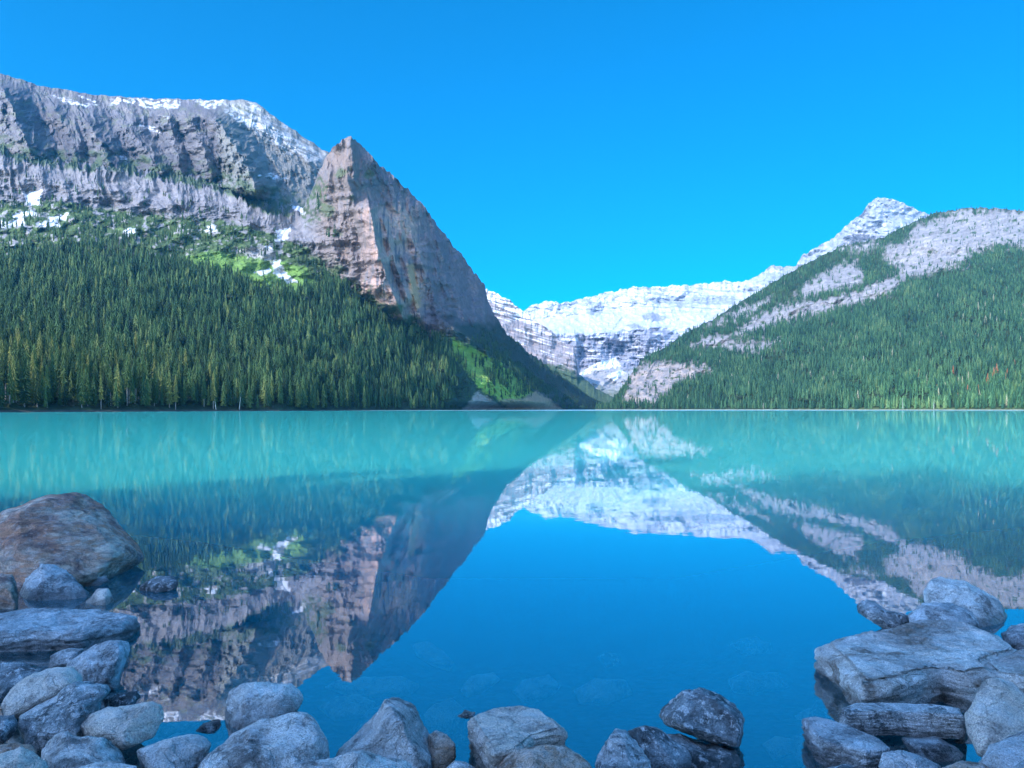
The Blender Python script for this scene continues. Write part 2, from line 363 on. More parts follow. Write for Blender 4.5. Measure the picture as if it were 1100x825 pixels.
def colB(px, py, X, Y, Z):
    n = fbm(px/10, py/8, 21, 5)
    C = np.broadcast_to(np.array([.145, .135, .145]), px.shape+(3,))*(1+.4*n)[..., None]
    C = lerp(C, (.23, .205, .19), sm(0, .6, fbm(px/22, py/14, 31, 4))*.7)
    C = lerp(C, (.25, .255, .22), sm(228, 245, px)*.5)
    base = tab(px, rowsB[1][0])
    C = lerp(C, (.075, .105, .05), sm(-24, -2, py-base+n*20)*sm(-.3, .15, n)*.9)
    C = lerp(C, (.16, .17, .11), sm(.15, .5, fbm(px/9, py/6, 41, 4))*sm(160, 130, py)*.6)
    for k, s in enumerate(SN_B): C = lerp(C, (.66, .68, .74), mask(px, py, s, .8, 1.6, 4, 40+k)*sm(-.2, .25, fbm(px/5, py/2.2, 40+k, 3)))
    stre = sm(.35, .6, ridged((px*.5-py)/4, (px+py)/30, 5, 4)*.5)*mask(px, py, [(235, 112), (268, 112), (345, 164), (345, 178), (300, 160)], 4, 5, 8, 60)
    C = lerp(C, (.7, .72, .78), stre*.4)
    return np.clip(C, .02, .92)
B = sheet(rowsB, np.arange(-420, 461, .9), .8, reliefB, colB, 'mountain_ridge', M_rockface, back_drop=500, back_run=1500)

# right-hand slope
RS = {640: 2190, 655: 2140, 700: 1950, 800: 1640, 950: 1330, 1100: 1120, 1300: 950, 1500: 820}
crestR = {640: 440, 655: 437, 664: 425, 674: 408, 690: 387, 720: 371, 745: 354, 770: 342, 800: 323, 825: 308, 850: 293, 880: 277, 905: 266, 925: 261, 950: 256, 968: 246, 985: 238, 1005: 230, 1030: 226, 1060: 224, 1100: 228, 1150: 236, 1300: 250, 1500: 280}
midR = {k: HZ-(HZ-crestR[k])*.45 for k in crestR}
rowsR = [shore_row(RS, -2, -14), shore_row(RS, 1.0), shore_row(RS, 3.0, 12), (midR, {640: 2260, 655: 2230, 700: 2200, 800: 2050, 950: 1850, 1100: 1700, 1500: 1400}),
    (crestR, {640: 2330, 655: 2340, 700: 2450, 800: 2650, 950: 2750, 1100: 2700, 1500: 2400})]
def reliefR(px, py, Y):
    cr = tab(px, crestR); lo = sm(439, 425, py); top = sm(0, 20, py-cr)
    d = fbm(px/60, py/40, 55, 3)*80*lo*(.2+.8*top) + ridged((px+py*.6)/18, (py-px*.3)/40, 5, 5)*-14*lo - ridged(px/6, py/9, 8, 4)*3*lo
    bands = [((668, 432), (680, 402), (705, 388), (750, 396), (770, 402)), ((742, 372), (780, 364), (845, 368)), ((800, 346), (880, 326), (958, 308), (985, 298), (1035, 282))]
    for b in bands: d += spur(px, py+fbm(px/12, py/12)*4, list(b), 5, 14, 26)
    jag = (ridged(px/11, 0*px, 9.3, 4, .6)*1.2 + perlin(px/3., 0*px, 2.5)*.5)*sm(25, 0, py-cr)*sm(655, 690, px)
    return -jag, d
SLABS = [[(968, 262), (985, 243), (1030, 228), (1070, 226), (1320, 245), (1320, 285), (1100, 268), (1075, 262), (1055, 270), (1040, 272), (1036, 284), (1000, 293), (975, 300), (955, 302), (966, 290), (950, 276), (948, 266)],
         [(852, 322), (872, 300), (895, 288), (918, 281), (927, 292), (924, 306), (900, 312), (872, 318)],
         [(785, 362), (808, 341), (845, 327), (880, 322), (920, 314), (955, 298), (972, 300), (958, 315), (925, 326), (880, 337), (830, 350), (800, 362)],
         [(738, 374), (752, 363), (776, 359), (795, 369), (846, 363), (838, 372), (815, 380), (780, 377)],
         [(668, 434), (674, 408), (690, 392), (712, 388), (748, 392), (768, 402), (735, 410), (716, 424), (705, 434)], [(742, 388), (758, 393), (768, 396), (752, 399)],
         [(760, 352), (800, 330), (830, 320), (808, 338), (776, 350)], [(905, 270), (930, 262), (946, 262), (930, 272)]]
def slabmask(px, py):
    m = np.zeros(px.shape)
    for k, s in enumerate(SLABS): m = np.maximum(m, mask(px, py, s, 4.5, 6, 6, 70+k))
    return m
def colR(px, py, X, Y, Z):
    n = fbm(px/8, py/5, 61, 5)
    C = np.broadcast_to(np.array([.035, .06, .03]), px.shape+(3,))*(1+.5*n)[..., None]
    m = slabmask(px, py)
    strata = fbm((px-py*.4)/40, (py+px*.22)/2.2, 66, 4)
    rock = np.array([.29, .275, .28])*(1+.22*strata+.12*n)[..., None]
    rock = lerp(rock, (.50, .40, .35), sm(380, 400, py)*sm(0, .5, n+.2)*.7)
    C = C*(1-m[..., None])+rock*m[..., None]
    C = lerp(C, (.06, .10, .045), sm(.35, .6, fbm(px/6, py/4, 77, 4))*m)
    C = lerp(C, (.40, .42, .28), sm(1.8, .6, Z))
    C = lerp(C, (.15, .20, .07), sm(6, 2, Z)*sm(820, 900, px)*.8*(Z > 1.7))
    return np.clip(C, .01, .9)
Rr = sheet(rowsR, np.arange(640, 1400, .9), .9, reliefR, colR, 'hillside', M_rockface, back_drop=600, back_run=1400)

# far snow mountain with hanging glacier
crestV = {500: 350, 545: 345, 562: 336, 570: 330, 578: 328, 589: 325, 606: 327, 618: 324, 630: 321, 651: 316, 668: 312, 684: 309, 696: 311, 708: 309, 722: 308, 740: 308, 760: 306, 779: 303, 790: 305, 799: 304, 808: 301, 818: 295, 828: 287, 842: 288, 855: 287, 861: 276, 880: 266, 897: 256,
          904: 248, 916: 238, 926: 231, 933: 220, 938: 217, 943: 214, 954: 214, 966: 217, 984: 226, 1002: 234, 1040: 250, 1120: 262, 1300: 300}
rowsV = [({500: 439, 1300: 439}, {500: 3300, 1300: 3300}), ({500: 430, 620: 427, 680: 427, 760: 425, 1300: 420}, {500: 4000, 1300: 4000}),
    ({500: 400, 618: 396, 660: 394, 710: 396, 1300: 395}, {500: 4700, 1300: 4700}), ({500: 372, 606: 358, 640: 358, 670: 356, 700: 352, 730: 352, 900: 330, 1300: 350}, {500: 4900, 1300: 5000}),
    ({500: 356, 606: 340, 700: 326, 760: 322, 850: 305, 950: 260, 1000: 265, 1300: 320}, {500: 5900, 1300: 5900}), (crestV, {500: 6100, 1300: 6300})]
def reliefV(px, py, Y):
    cr = tab(px, crestV)
    d = -ridged(px/14, py/11, 91, 5, .55)*38 + fbm(px/45, py/30, 95, 4)*150
    d += 7*np.sin((py-px*.05)*1.25+fbm(px/20, py/14, 97, 3)*3)*(py < 400)
    cl = sm(354, 360, py)*sm(398, 390, py)*sm(720, 700, px)
    d += -cl*ridged(px/7, py/25, 99, 4)*40
    d += spur(px, py, [(618, 360), (620, 380), (619, 402)], 8, 3, 120) + spur(px, py, [(926, 228), (912, 250), (896, 270)], 20, 26, 120) + spur(px, py, [(946, 210), (955, 235), (975, 260)], 40, 22, 160)
    jag = (ridged(px/9, 0*px, 19.3, 4, .6)*1.4 + perlin(px/2.5, 0*px, 3.)*.7)*sm(14, 0, py-cr)
    return -jag, d
def colV(px, py, X, Y, Z):
    n = fbm(px/9, py/5, 101, 5); n3 = fbm(px/36, (py-px*.04)/2.8, 103, 4); nb = fbm(px/14, py/9, 107, 5)
    C = np.broadcast_to(np.array([.55, .57, .61]), px.shape+(3,)).copy()
    bands = sm(.12, .24, n3)*sm(342, 330, py)
    right = sm(780, 840, px)
    C = lerp(C, (.33, .34, .40), bands*(.85-.35*right))
    C = lerp(C, (.30, .31, .37), mask(px, py, [(686, 338), (700, 336), (718, 340), (712, 345), (695, 344)], 1, 2, 6, 110)*.95)
    C = lerp(C, (.30, .31, .37), mask(px, py, [(670, 349), (685, 347), (690, 352), (678, 353)], 1, 1.5, 6, 111)*.9)
    C = lerp(C, (.30, .32, .38), mask(px, py, [(690, 321), (730, 318), (790, 318), (790, 326), (740, 328), (700, 326)], 1, 3, 6, 112)*.75)
    C = lerp(C, (.30, .32, .38), mask(px, py, [(628, 331), (646, 327), (646, 338), (632, 339)], 1, 4, 6, 113)*.8)
    # pale limestone of the right-hand peak
    pk = right*sm(.65, .05, n+.3*fbm((px+py)/30, (py-px*.3)/2.4, 119, 3)-.05)
    C = lerp(C, (.31, .32, .36), pk*.92)
    C = lerp(C, (.40, .39, .42), mask(px, py, [(892, 270), (905, 258), (924, 244), (934, 246), (950, 262), (940, 275), (900, 285)], 2, 3, 7, 114)*.9)
    low = mask(px, py, [(780, 330), (850, 300), (880, 285), (900, 275), (960, 300), (900, 345), (760, 365), (740, 360)], 3, 6, 8, 115)
    C = lerp(C, (.44, .42, .43), low*.85)
    # cliff under the glacier
    cl = mask(px, py, [(560, 352), (585, 354), (604, 361), (640, 359), (672, 355), (690, 352), (712, 353), (745, 366), (750, 440), (560, 440)], 1, 3, 7, 116)
    stc = fbm(px/30, py/1.7, 117, 4)
    cc = np.array([.33, .33, .38])*(1+.4*stc)[..., None]
    cc = lerp(cc, (.80, .82, .85), sm(.25, .45, stc+.3*nb)*sm(392, 380, py)*.8)
    C = C*(1-cl[..., None])+cc*cl[..., None]
    mor = sm(393, 399, py+n*3); C = lerp(C, (.40, .39, .39), mor)
    C = lerp(C, (.17, .20, .13), sm(412, 424, py+n*8)*.8)
    for k, s in enumerate([[(618, 404), (628, 398), (640, 390), (652, 386), (662, 384), (666, 393), (656, 396), (640, 397), (626, 403)], [(652, 404), (666, 397), (671, 400), (660, 410)]]):
        C = lerp(C, (.86, .88, .92), mask(px, py, s, .8, 1.5, 4, 120+k))
    return np.clip(C, .02, .92)
Vv = sheet(rowsV, np.arange(500, 1300, 1.0), .7, reliefV, colV, 'snow_mountain', M_far, back_drop=900, back_run=3000)

# banded cliff on the left of the valley head
crestL = {440: 300, 500: 306, 522: 312, 531: 315, 538: 319, 548: 324, 557: 332, 563: 336, 580: 349, 592: 356, 600: 365, 608: 370, 616: 373, 619: 382, 621: 402, 640: 418, 664: 430, 690: 436}
rowsL = [({440: 439, 690: 439}, {440: 3300, 690: 3400}), ({440: 420, 690: 438}, {440: 3500, 690: 3600}), ({440: 385, 522: 385, 560: 392, 600: 404, 620: 414, 690: 437}, {440: 3900, 600: 3900, 690: 3750}),
    (crestL, {440: 4200, 522: 4250, 600: 4150, 620: 4050, 690: 3850})]
def reliefL(px, py, Y):
    cr = tab(px, crestL); a = sm(700, 610, px)
    d = -ridged(px/8, py/28, 131, 5, .55)*13*a + 6*a*np.sin((py-px*.28)*1.0+fbm(px/25, py/20, 3, 3)*2.5) + fbm(px/30, py/30, 133, 3)*60*a
    jag = (ridged(px/6, 0*px, 29.3, 4, .6)*1.2)*sm(10, 0, py-cr)*a
    return -jag, d
def colL(px, py, X, Y, Z):
    n = fbm(px/9, py/5, 141, 5); st = fbm(px/30, (py-px*.28)/1.8, 143, 4); vs = fbm(px/2.2, py/22, 144, 4)
    C = np.array([.30, .27, .275])*(1+.30*st+.10*vs)[..., None]
    C = lerp(C, (.45, .35, .31), sm(0, .4, n)*.4)
    cr = tab(px, crestL)
    C = lerp(C, (.86, .88, .92), sm(.1, .25, st+.45*sm(16, 2, py-cr)-.15+n*.15)*sm(26, 14, py-cr)*sm(585, 560, px))
    C = lerp(C, (.85, .87, .92), sm(.42, .6, st+n*.4)*.7)
    C = lerp(C, (.08, .12, .06), sm(-3, 3, py-tab(px, {500: 395, 590: 392, 606: 394, 640: 415, 690: 432})+n*4))
    C = lerp(C, (.86, .88, .92), mask(px, py, [(550, 368), (557, 366), (560, 374), (555, 376)], .7, 1, 4, 147))
    return np.clip(C, .02, .92)
Ll = sheet(rowsL, np.arange(440, 690.5, .8), .7, reliefL, colL, 'rocky_ridge', M_far, back_drop=300, back_run=600)

# ------------------------------------------------------------------ forest
def spruce_geo(nt, ns, seed, slim=.12, base=.12):
    """unit-height spruce crown: stacked jagged skirts of drooping branches, triangles"""
    r = np.random.default_rng(seed); V, T = [], []
    for i in range(nt):
        s = i/nt; z0 = base+(1-base)*s
        prof = (1-s)**.8*(.75+.25*min(1, s*6)); R = slim*prof*r.uniform(.78, 1.22)+.006
        hgt = (1-base)/nt*r.uniform(1.7, 2.3); b = len(V); off = r.uniform(0, 6.28)
        cx, cy = r.normal(0, .004, 2)
        V.append((cx, cy, min(1, z0+hgt)))
        m = ns*2
        for k in range(m):
            a = off+6.2832*k/m + r.uniform(-.15, .15); rr = R*(r.uniform(.8, 1.3) if k % 2 == 0 else r.uniform(.3, .55))
            V.append((cx+rr*math.cos(a), cy+rr*math.sin(a), z0+(0 if k % 2 == 0 else .25*hgt)+r.uniform(-.008, .008)))
        for k in range(m): T.append((b, b+1+k, b+1+(k+1) % m))
    return np.array(V), np.array(T)
def chart_points(g, dens, n_per_m2, seed):
    """random points on a sheet, even per square metre times dens"""
    X, Y, Z = g['X'], g['Y'], g['Z']
    ax, ay = X[1:, :-1]-X[:-1, :-1], Y[1:, :-1]-Y[:-1, :-1]; bx, by = X[:-1, 1:]-X[:-1, :-1], Y[:-1, 1:]-Y[:-1, :-1]
    ar = np.abs(ax*by-ay*bx)
    dn = dens(g['px'][:-1, :-1], g['py'][:-1, :-1])*(Z[:-1, :-1] > .6)
    lam = ar*dn*n_per_m2; r = np.random.default_rng(seed)
    c = r.poisson(np.minimum(lam, 4)); ii, jj = np.nonzero(c); rep = c[ii, jj]; ii, jj = np.repeat(ii, rep), np.repeat(jj, rep)
    u, v = r.random(len(ii)), r.random(len(ii))
    f = lambda A_: A_[ii, jj]*(1-u)*(1-v)+A_[ii+1, jj]*u*(1-v)+A_[ii, jj+1]*(1-u)*v+A_[ii+1, jj+1]*u*v
    return np.stack([f(X), f(Y), f(Z)], -1), g['px'][ii, jj], g['py'][ii, jj]
def densA(px, py):
    ft, cr = tab(px, foot), tab(px, crest1); v = np.clip((ft-py)/np.maximum(ft-cr, 3), -3, 2)
    d = mask(px, py, FOREST, 3, 7, 12, 1)
    up = sm(.0, -.08, v)*sm(500, 470, px)*.42*sm(-.15, .25, fbm(px/16, py/9, 88, 4)+.15)
    d = np.maximum(d, up); d *= 1-.93*mask(px, py, MEADOW, 3, 4, 7, 5)
    d = np.maximum(d, .9*mask(px, py, [(498, 372), (545, 392), (575, 418), (572, 426), (552, 410), (535, 398)], 2, 3, 6, 7))
    d = np.maximum(d, .8*mask(px, py, [(524, 402), (540, 408), (556, 424), (540, 430), (524, 418)], 2, 3, 6, 8))
    d = np.maximum(d, .06*mask(px, py, FAN, 2, 2, 6, 8))
    led = sm(.96, 1.02, v)*sm(325, 310, px)*sm(-.3, .1, fbm(px/18, py/9, 5, 3)); d = np.maximum(d, led*.45*sm(-.1, .3, fbm(px/9, py/5, 51, 3)))
    for (sx, sy, r_) in [(340, 218, 12), (356, 252, 8), (385, 308, 9), (425, 335, 6)]: d = np.maximum(d, .5*sm(r_, r_*.4, np.hypot(px-sx, py-sy)))
    d = np.maximum(d, .55*sm(.05, .35, fbm(px/16, py/5, 76, 4))*sm(0, .1, v)*sm(1.05, .9, v)*sm(320, 300, px))
    d = np.maximum(d, .8*sm(500, 530, px)*sm(352, 372, py)*sm(-.3, .1, fbm(px/10, py/10, 78, 4)+.2))
    d *= 1-mask(px, py, RUBBLE, 2, 2, 4, 8); d *= 1-mask(px, py, BROWN, 2, 2, 4, 9)
    for k, s in enumerate(SNOWS_A): d *= 1-mask(px, py, s, 1, 3, 5, 20+k)
    d *= np.clip(sm(1.3, 1.1, v)+led+.5*(px > 325), 0, 1)
    return np.clip(d, 0, 1)
def densB(px, py):
    base = tab(px, rowsB[1][0]); n = fbm(px/14, py/9, 21, 4)
    return sm(-26, -4, py-base+n*26)*.5*sm(-.1, .3, fbm(px/9, py/5, 52, 3))*sm(345, 325, px)*(px > -60)
def densR(px, py):
    cr = tab(px, crestR); up = sm(0, 8, py-cr)
    m = slabmask(px, py); d = (1-m)*(.35+.65*up)
    d = d*(1-.5*sm(-.1, .5, fbm(px/30, py/16, 9, 4))*sm(360, 300, py))
    d = np.maximum(d, .10*m*sm(.0, .3, fbm(px/7, py/9, 18, 3)))
    return d*(px < 1330)
PA, pxa, pya = chart_points(A, densA, 1/42., 11)
PB, pxb, pyb = chart_points(B, densB, 1/160., 12)
PR, pxr, pyr = chart_points(Rr, densR, 1/36., 13)
ra = np.random.default_rng(21)
def tree_heights(P, py, base):
    alt = np.clip(P[:, 2]/600, 0, 1)
    return base*(1-.42*alt)*np.clip(ra.normal(1, .24, len(P)), .4, 1.5)
hA = tree_heights(PA, pya, 22.0); hA *= np.where(pxa > 484, .72, 1.0); hA *= np.where((pya < 285) & (pxa < 340), .72, 1); hA *= np.where(pya < tab(pxa, crest1)+14, .6, 1); hA *= np.clip(1+.25*fbm(pxa/22, pya/12, 64, 3), .6, 1.5)
hB = tree_heights(PB, pyb, 12.0); hR = tree_heights(PR, pyr, 17.5)
WEDGE = (pxa > 490) & (pya < 440) & (poly_dist(pxa, pya, FAN) < -1)
hA = np.where(WEDGE, hA*.62, hA)
# keep a few metres of bare bank by the water
keep = PA[:, 2] > 1.0; PA, hA, pxa, pya, WEDGE = PA[keep], hA[keep], pxa[keep], pya[keep], WEDGE[keep]
app = hA/PA[:, 1]*((pxa > -8) & (pxa < 1100)); order = np.argsort(-app); IND = order[:298]
rest = np.ones(len(PA), bool); rest[IND] = False
def tree_colour(px, py, n, right=False):
    r = ra.random(n); pal = np.array([[.008, .022, .011], [.018, .048, .019], [.042, .082, .028], [.100, .125, .040]])
    f = np.clip((r*1.9+.35+.7*fbm(px/30, py/14, 44, 3)) if right else (r*2.5+.9*fbm(px/14, py/9, 44, 3)), 0, 2.99); i = f.astype(int); c = pal[i]*(1-(f-i))[:, None]+pal[i+1]*(f-i)[:, None]
    if right:
        c = c*np.array([1.15, 1.32, 1.75]); red = (ra.random(n) < .012*sm(960, 1040, px)*sm(380, 410, py)); c[red] = (.16, .07, .035)  # haze of the far slope put into the tree colour, paler and bluer
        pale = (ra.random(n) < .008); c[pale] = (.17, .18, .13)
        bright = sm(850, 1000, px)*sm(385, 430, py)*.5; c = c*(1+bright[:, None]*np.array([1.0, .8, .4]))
    return c
def forest_mesh(name, P, h, col, variants, seed, label=None):
    r = np.random.default_rng(seed); vi = r.integers(0, len(variants), len(P)); Vs, Ts, Cs, off = [], [], [], 0
    for k, (V, T) in enumerate(variants):
        m = vi == k; n = m.sum()
        if n == 0: continue
        a = r.uniform(0, 6.2832, n); c, s = np.cos(a), np.sin(a); wd = r.uniform(.8, 1.25, n)
        hh = h[m]
        x = (V[None, :, 0]*c[:, None]-V[None, :, 1]*s[:, None])*(hh*wd)[:, None]+P[m, 0][:, None]
        y = (V[None, :, 0]*s[:, None]+V[None, :, 1]*c[:, None])*(hh*wd)[:, None]+P[m, 1][:, None]
        z = V[None, :, 2]*hh[:, None]+P[m, 2][:, None]-.5
        Vs.append(np.stack([x, y, z], -1).reshape(-1, 3)); Ts.append((T[None]+(np.arange(n)*len(V))[:, None, None]+off).reshape(-1, 3))
        Cs.append(np.repeat(col[m], len(V), 0)); off += n*len(V)
    o = mesh_np(name, np.vstack(Vs), np.vstack(Ts), M_forest, 3, np.vstack(Cs), kind='stuff')
    return o
near_v = [spruce_geo(12, 5, s, (.15, .11, .13, .17)[s % 4], .08) for s in range(8)]
far_v = [spruce_geo(6, 4, 50+s, .15, .05) for s in range(6)]
nearm = rest & (PA[:, 1] < 1000)
farm = rest & ~nearm
colA_ = tree_colour(pxa, pya, len(PA)); colA_[WEDGE] = np.minimum(colA_[WEDGE], (.026, .056, .026))   # wedge trees capped darker: shade put into their colour
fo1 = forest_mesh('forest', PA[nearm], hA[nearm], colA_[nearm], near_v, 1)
tag(fo1, 'dense dark spruce forest climbing the slope from the near shore', 'forest')
Pf = np.vstack([PA[farm], PB]); hf = np.concatenate([hA[farm], hB]); cf = np.vstack([colA_[farm], tree_colour(pxb, pyb, len(PB))])
fo2 = forest_mesh('forest', Pf, hf, cf, far_v, 2); tag(fo2, 'distant spruces thinning out towards the grey cliffs and ledges', 'forest')
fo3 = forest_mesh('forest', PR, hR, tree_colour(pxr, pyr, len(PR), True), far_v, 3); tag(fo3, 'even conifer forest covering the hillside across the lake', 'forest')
print('TREES', len(PA), len(PB), len(PR))

# individual spruces standing largest in view, each with its crown and trunk
def cone_geo(r0, r1, z0, z1, n=7, bend=0):
    V = [(r0*math.cos(6.2832*k/n), r0*math.sin(6.2832*k/n), z0) for k in range(n)]+[(r1*math.cos(6.2832*k/n)+bend, r1*math.sin(6.2832*k/n), z1) for k in range(n)]
    return np.array(V), np.array([(k, (k+1) % n, n+(k+1) % n, n+k) for k in range(n)])
protos = []
for s in range(7):
    slim = [.12, .10, .13, .095, .11, .125, .09][s]; base = [.08, .22, .05, .35, .14, .1, .28][s]
    V, T = spruce_geo(20, 7, 200+s, slim, base)
    c = mesh_np('crown', V*20, T, M_spruce, 3); V, T = cone_geo(.014, .003, -.05, .96); tr = mesh_np('trunk', V*20, T, M_bark, 4, smooth=True)
    protos.append((c, tr)); SC.collection.objects.unlink(c); SC.collection.objects.unlink(tr)
rt = np.random.default_rng(5)
for k, i in enumerate(IND):
    e = bpy.data.objects.new('spruce_tree', None); e.location = PA[i]-np.array([0, 0, .3]); s = hA[i]/20; e.scale = (s, s, s); e.rotation_euler = (0, 0, rt.uniform(0, 6.28)); link(e)
    tag(e, 'tall narrow dark green spruce in the front ranks of the near shore forest', 'tree', 'spruces at the front of the near shore forest')
    for p in protos[k % 7]:
        c = p.copy(); link(c, e)
# bleached dead trunks at the water's edge
for k, (dx, hh, lean, lab) in enumerate([(257, 11, .05, 'bleached leaning dead trunk at the water edge below the dense spruces'), (232, 9, -.06, 'short pale dead trunk standing left of the leaning bleached one'),
                                         (1003, 17, .02, 'pale dead trunk rising at the foot of the forest across the lake'), (970, 21, -.02, 'tallest pale dead trunk amid the forest across the lake')]):
    yt = np.interp(dx, sorted(LS), [LS[q] for q in sorted(LS)]) if dx < 600 else np.interp(dx, sorted(RS), [RS[q] for q in sorted(RS)])
    V, T = cone_geo(.38, .1, 0, hh, 7, lean*hh*2)
    o = mesh_np('dead_trunk', V, T, M_deadwood, 4, smooth=True); o.location = ((dx-CX)/F*(yt+1), yt+1, .8); tag(o, lab, 'dead tree')
# trees behind the viewer shading the near shore
bk = []
for x0, y0, hh in [(-47, -20, 27), (-41, -16, 25), (-36, -13, 26), (-30, -9, 24), (-26, -6, 26), (-21, -3.5, 25), (-44, -24, 28), (-33, -17, 27), (-27, -13, 28), (-22, -10, 25), (-18, -8, 25), (-15, -5, 24), (-12, -9, 24), (-9, -6, 22),
                   (-38, -24, 28), (-30, -22, 28), (-24, -20, 28), (-18, -16, 27), (-12, -16, 27), (-6, -12, 25), (-2, -9, 23), (-5, -20, 26), (-13, -24, 28), (3, -12, 24), (-55, -28, 28), (-20, -28, 28), (-8, -5, 17), (-12, -3, 19), (-52, -24, 27)]:
    bk.append((x0+1, y0-9, hh*(1+.12*math.sin(x0*3.1))))
bk = np.array(bk)

# ------------------------------------------------------------------ lake bed, bank, water
def bed_z(x, y):
    ye = y - np.maximum(0, -x-.8)*.5 - np.maximum(0, x-1.6)*.5
    z = np.interp(ye, [-60, -12, -3, 1.2, 1.9, 2.45, 2.65, 3.3, 4.2, 6, 9, 14, 30, 80], [9, 2.6, .9, .36, .20, -.01, -.10, -.18, -.34, -.66, -1.5, -2.6, -6, -14])
    # the shore keeps the land out of the lake farther off
    return z + np.where(y > 9, -np.minimum((y-9)*.12, 12), 0)
gx = np.concatenate([-np.geomspace(6000, 6, 50), np.linspace(-5.9, 5.9, 150), np.geomspace(6, 6000, 50)])
gy = np.concatenate([-np.geomspace(400, 2, 24), np.linspace(-1.9, 12, 170), np.geomspace(12.2, 9000, 60)])
GX, GY = np.meshgrid(gx, gy)
GZ = bed_z(GX, GY)
nearf = sm(40, 12, np.hypot(GX, GY))
GZ = GZ + fbm(GX*1.6, GY*1.6, 2, 4)*.05*nearf
ii = np.arange(GX.size).reshape(GX.shape)
Q = np.stack([ii[:-1, :-1], ii[:-1, 1:], ii[1:, 1:], ii[1:, :-1]], -1).reshape(-1, 4)
m, t, out = mat_new('lakebed_silt')
p = N(t, 'ShaderNodeBsdfPrincipled'); p.inputs['Roughness'].default_value = .9; ge = N(t, 'ShaderNodeNewGeometry')
vo = N(t, 'ShaderNodeTexVoronoi'); vo.inputs['Scale'].default_value = 9; t.links.new(ge.outputs['Position'], vo.inputs['Vector'])
cc = mixc(t, mrange(t, vo.outputs['Distance'], 0, .6, 0, 1), (.09, .11, .11), (.025, .03, .035))
t.links.new(mixc(t, noise(t, ge.outputs['Position'], 3), cc, (.05, .06, .065)), p.inputs['Base Color'])
b = N(t, 'ShaderNodeBump'); b.inputs['Distance'].default_value = .05; b.invert = True; t.links.new(vo.outputs['Distance'], b.inputs['Height']); t.links.new(b.outputs[0], p.inputs['Normal'])
t.links.new(p.outputs[0], out.inputs[0]); M_bed = m
mesh_np('ground', np.stack([GX, GY, GZ], -1).reshape(-1, 3), Q, M_bed, 4, smooth=True, kind='structure')

WY = GY > -3
m, t, out = mat_new('glacial_water')
at = N(t, 'ShaderNodeAttribute', attribute_name='col')       # red: depth of water in metres / 10
sep = N(t, 'ShaderNodeSeparateColor'); t.links.new(at.outputs['Color'], sep.inputs[0]); depth = math_(t, 'MULTIPLY', sep.outputs[0], 10.0)
ge = N(t, 'ShaderNodeNewGeometry'); cdn = N(t, 'ShaderNodeCameraData')
# suspended rock flour hides the bed: clear share falls with depth
clear = math_(t, 'EXPONENT', math_(t, 'MULTIPLY', depth, -.55))
body = N(t, 'ShaderNodeSubsurfaceScattering', falloff='BURLEY'); body.inputs['Scale'].default_value = 3.0; body.inputs['Radius'].default_value = (.8, 2.2, 2.2)
far = mrange(t, depth, .6, 3.2, 0, 1, True)
t.links.new(mixc(t, far, (0, .46, .68), (.08, .84, .77)), body.inputs[0])
tr = N(t, 'ShaderNodeBsdfTransparent'); tr.inputs[0].default_value = (.62, .95, 1, 1)
mb = N(t, 'ShaderNodeMixShader'); t.links.new(clear, mb.inputs[0]); t.links.new(body.outputs[0], mb.inputs[1]); t.links.new(tr.outputs[0], mb.inputs[2])
# ripples: slow long-exposure swell, breeze streaks far out
mp = N(t, 'ShaderNodeMapping'); mp.inputs['Scale'].default_value = (1.0, 1.6, 1); t.links.new(ge.outputs['Position'], mp.inputs[0])
n1 = noise(t, mp.outputs[0], 1.3, 3, .5); n2 = noise(t, mp.outputs[0], .12, 3, .5)
calm = mrange(t, noise(t, mp.outputs[0], .02, 2), .35, .65, .3, 1.0)
bp = N(t, 'ShaderNodeBump'); bp.inputs['Distance'].default_value = .0006; bp.inputs['Strength'].default_value = 1
bp2 = N(t, 'ShaderNodeBump'); bp2.inputs['Distance'].default_value = .004
t.links.new(n1, bp.inputs['Height']); t.links.new(n2, bp2.inputs['Height']); t.links.new(bp.outputs[0], bp2.inputs['Normal'])
sy = N(t, 'ShaderNodeSeparateXYZ'); t.links.new(ge.outputs['Position'], sy.inputs[0])
gl = N(t, 'ShaderNodeBsdfGlossy'); gl.distribution = 'GGX'
t.links.new(math_(t, 'ADD', mrange(t, sy.outputs[1], 5, 120, .008, .03), mrange(t, math_(t, 'ADD', sy.outputs[1], math_(t, 'MULTIPLY', noise(t, ge.outputs['Position'], .006, 2), 500)), 850, 1250, 0, .4)), gl.inputs['Roughness'])
t.links.new(bp2.outputs[0], gl.inputs['Normal'])
fr = N(t, 'ShaderNodeFresnel'); fr.inputs['IOR'].default_value = 1.8
frc = mrange(t, fr.outputs[0], 0, 1, 0.36, .87)
mw = N(t, 'ShaderNodeMixShader'); t.links.new(frc, mw.inputs[0]); t.links.new(mb.outputs[0], mw.inputs[1]); t.links.new(gl.outputs[0], mw.inputs[2])
t.links.new(mw.outputs[0], out.inputs[0]); M_water = m
r0 = int(np.argmax(gy > -3)); wx, wy = GX[r0:], GY[r0:]
dep = np.clip(-bed_z(wx, wy), 0, 10)/10
ii = np.arange(wx.size).reshape(wx.shape); Q = np.stack([ii[:-1, :-1], ii[:-1, 1:], ii[1:, 1:], ii[1:, :-1]], -1).reshape(-1, 4)
mesh_np('lake', np.stack([wx, wy, 0*wx], -1).reshape(-1, 3), Q, M_water, 4, np.repeat(dep.reshape(-1, 1), 3, 1), smooth=True, kind='structure')

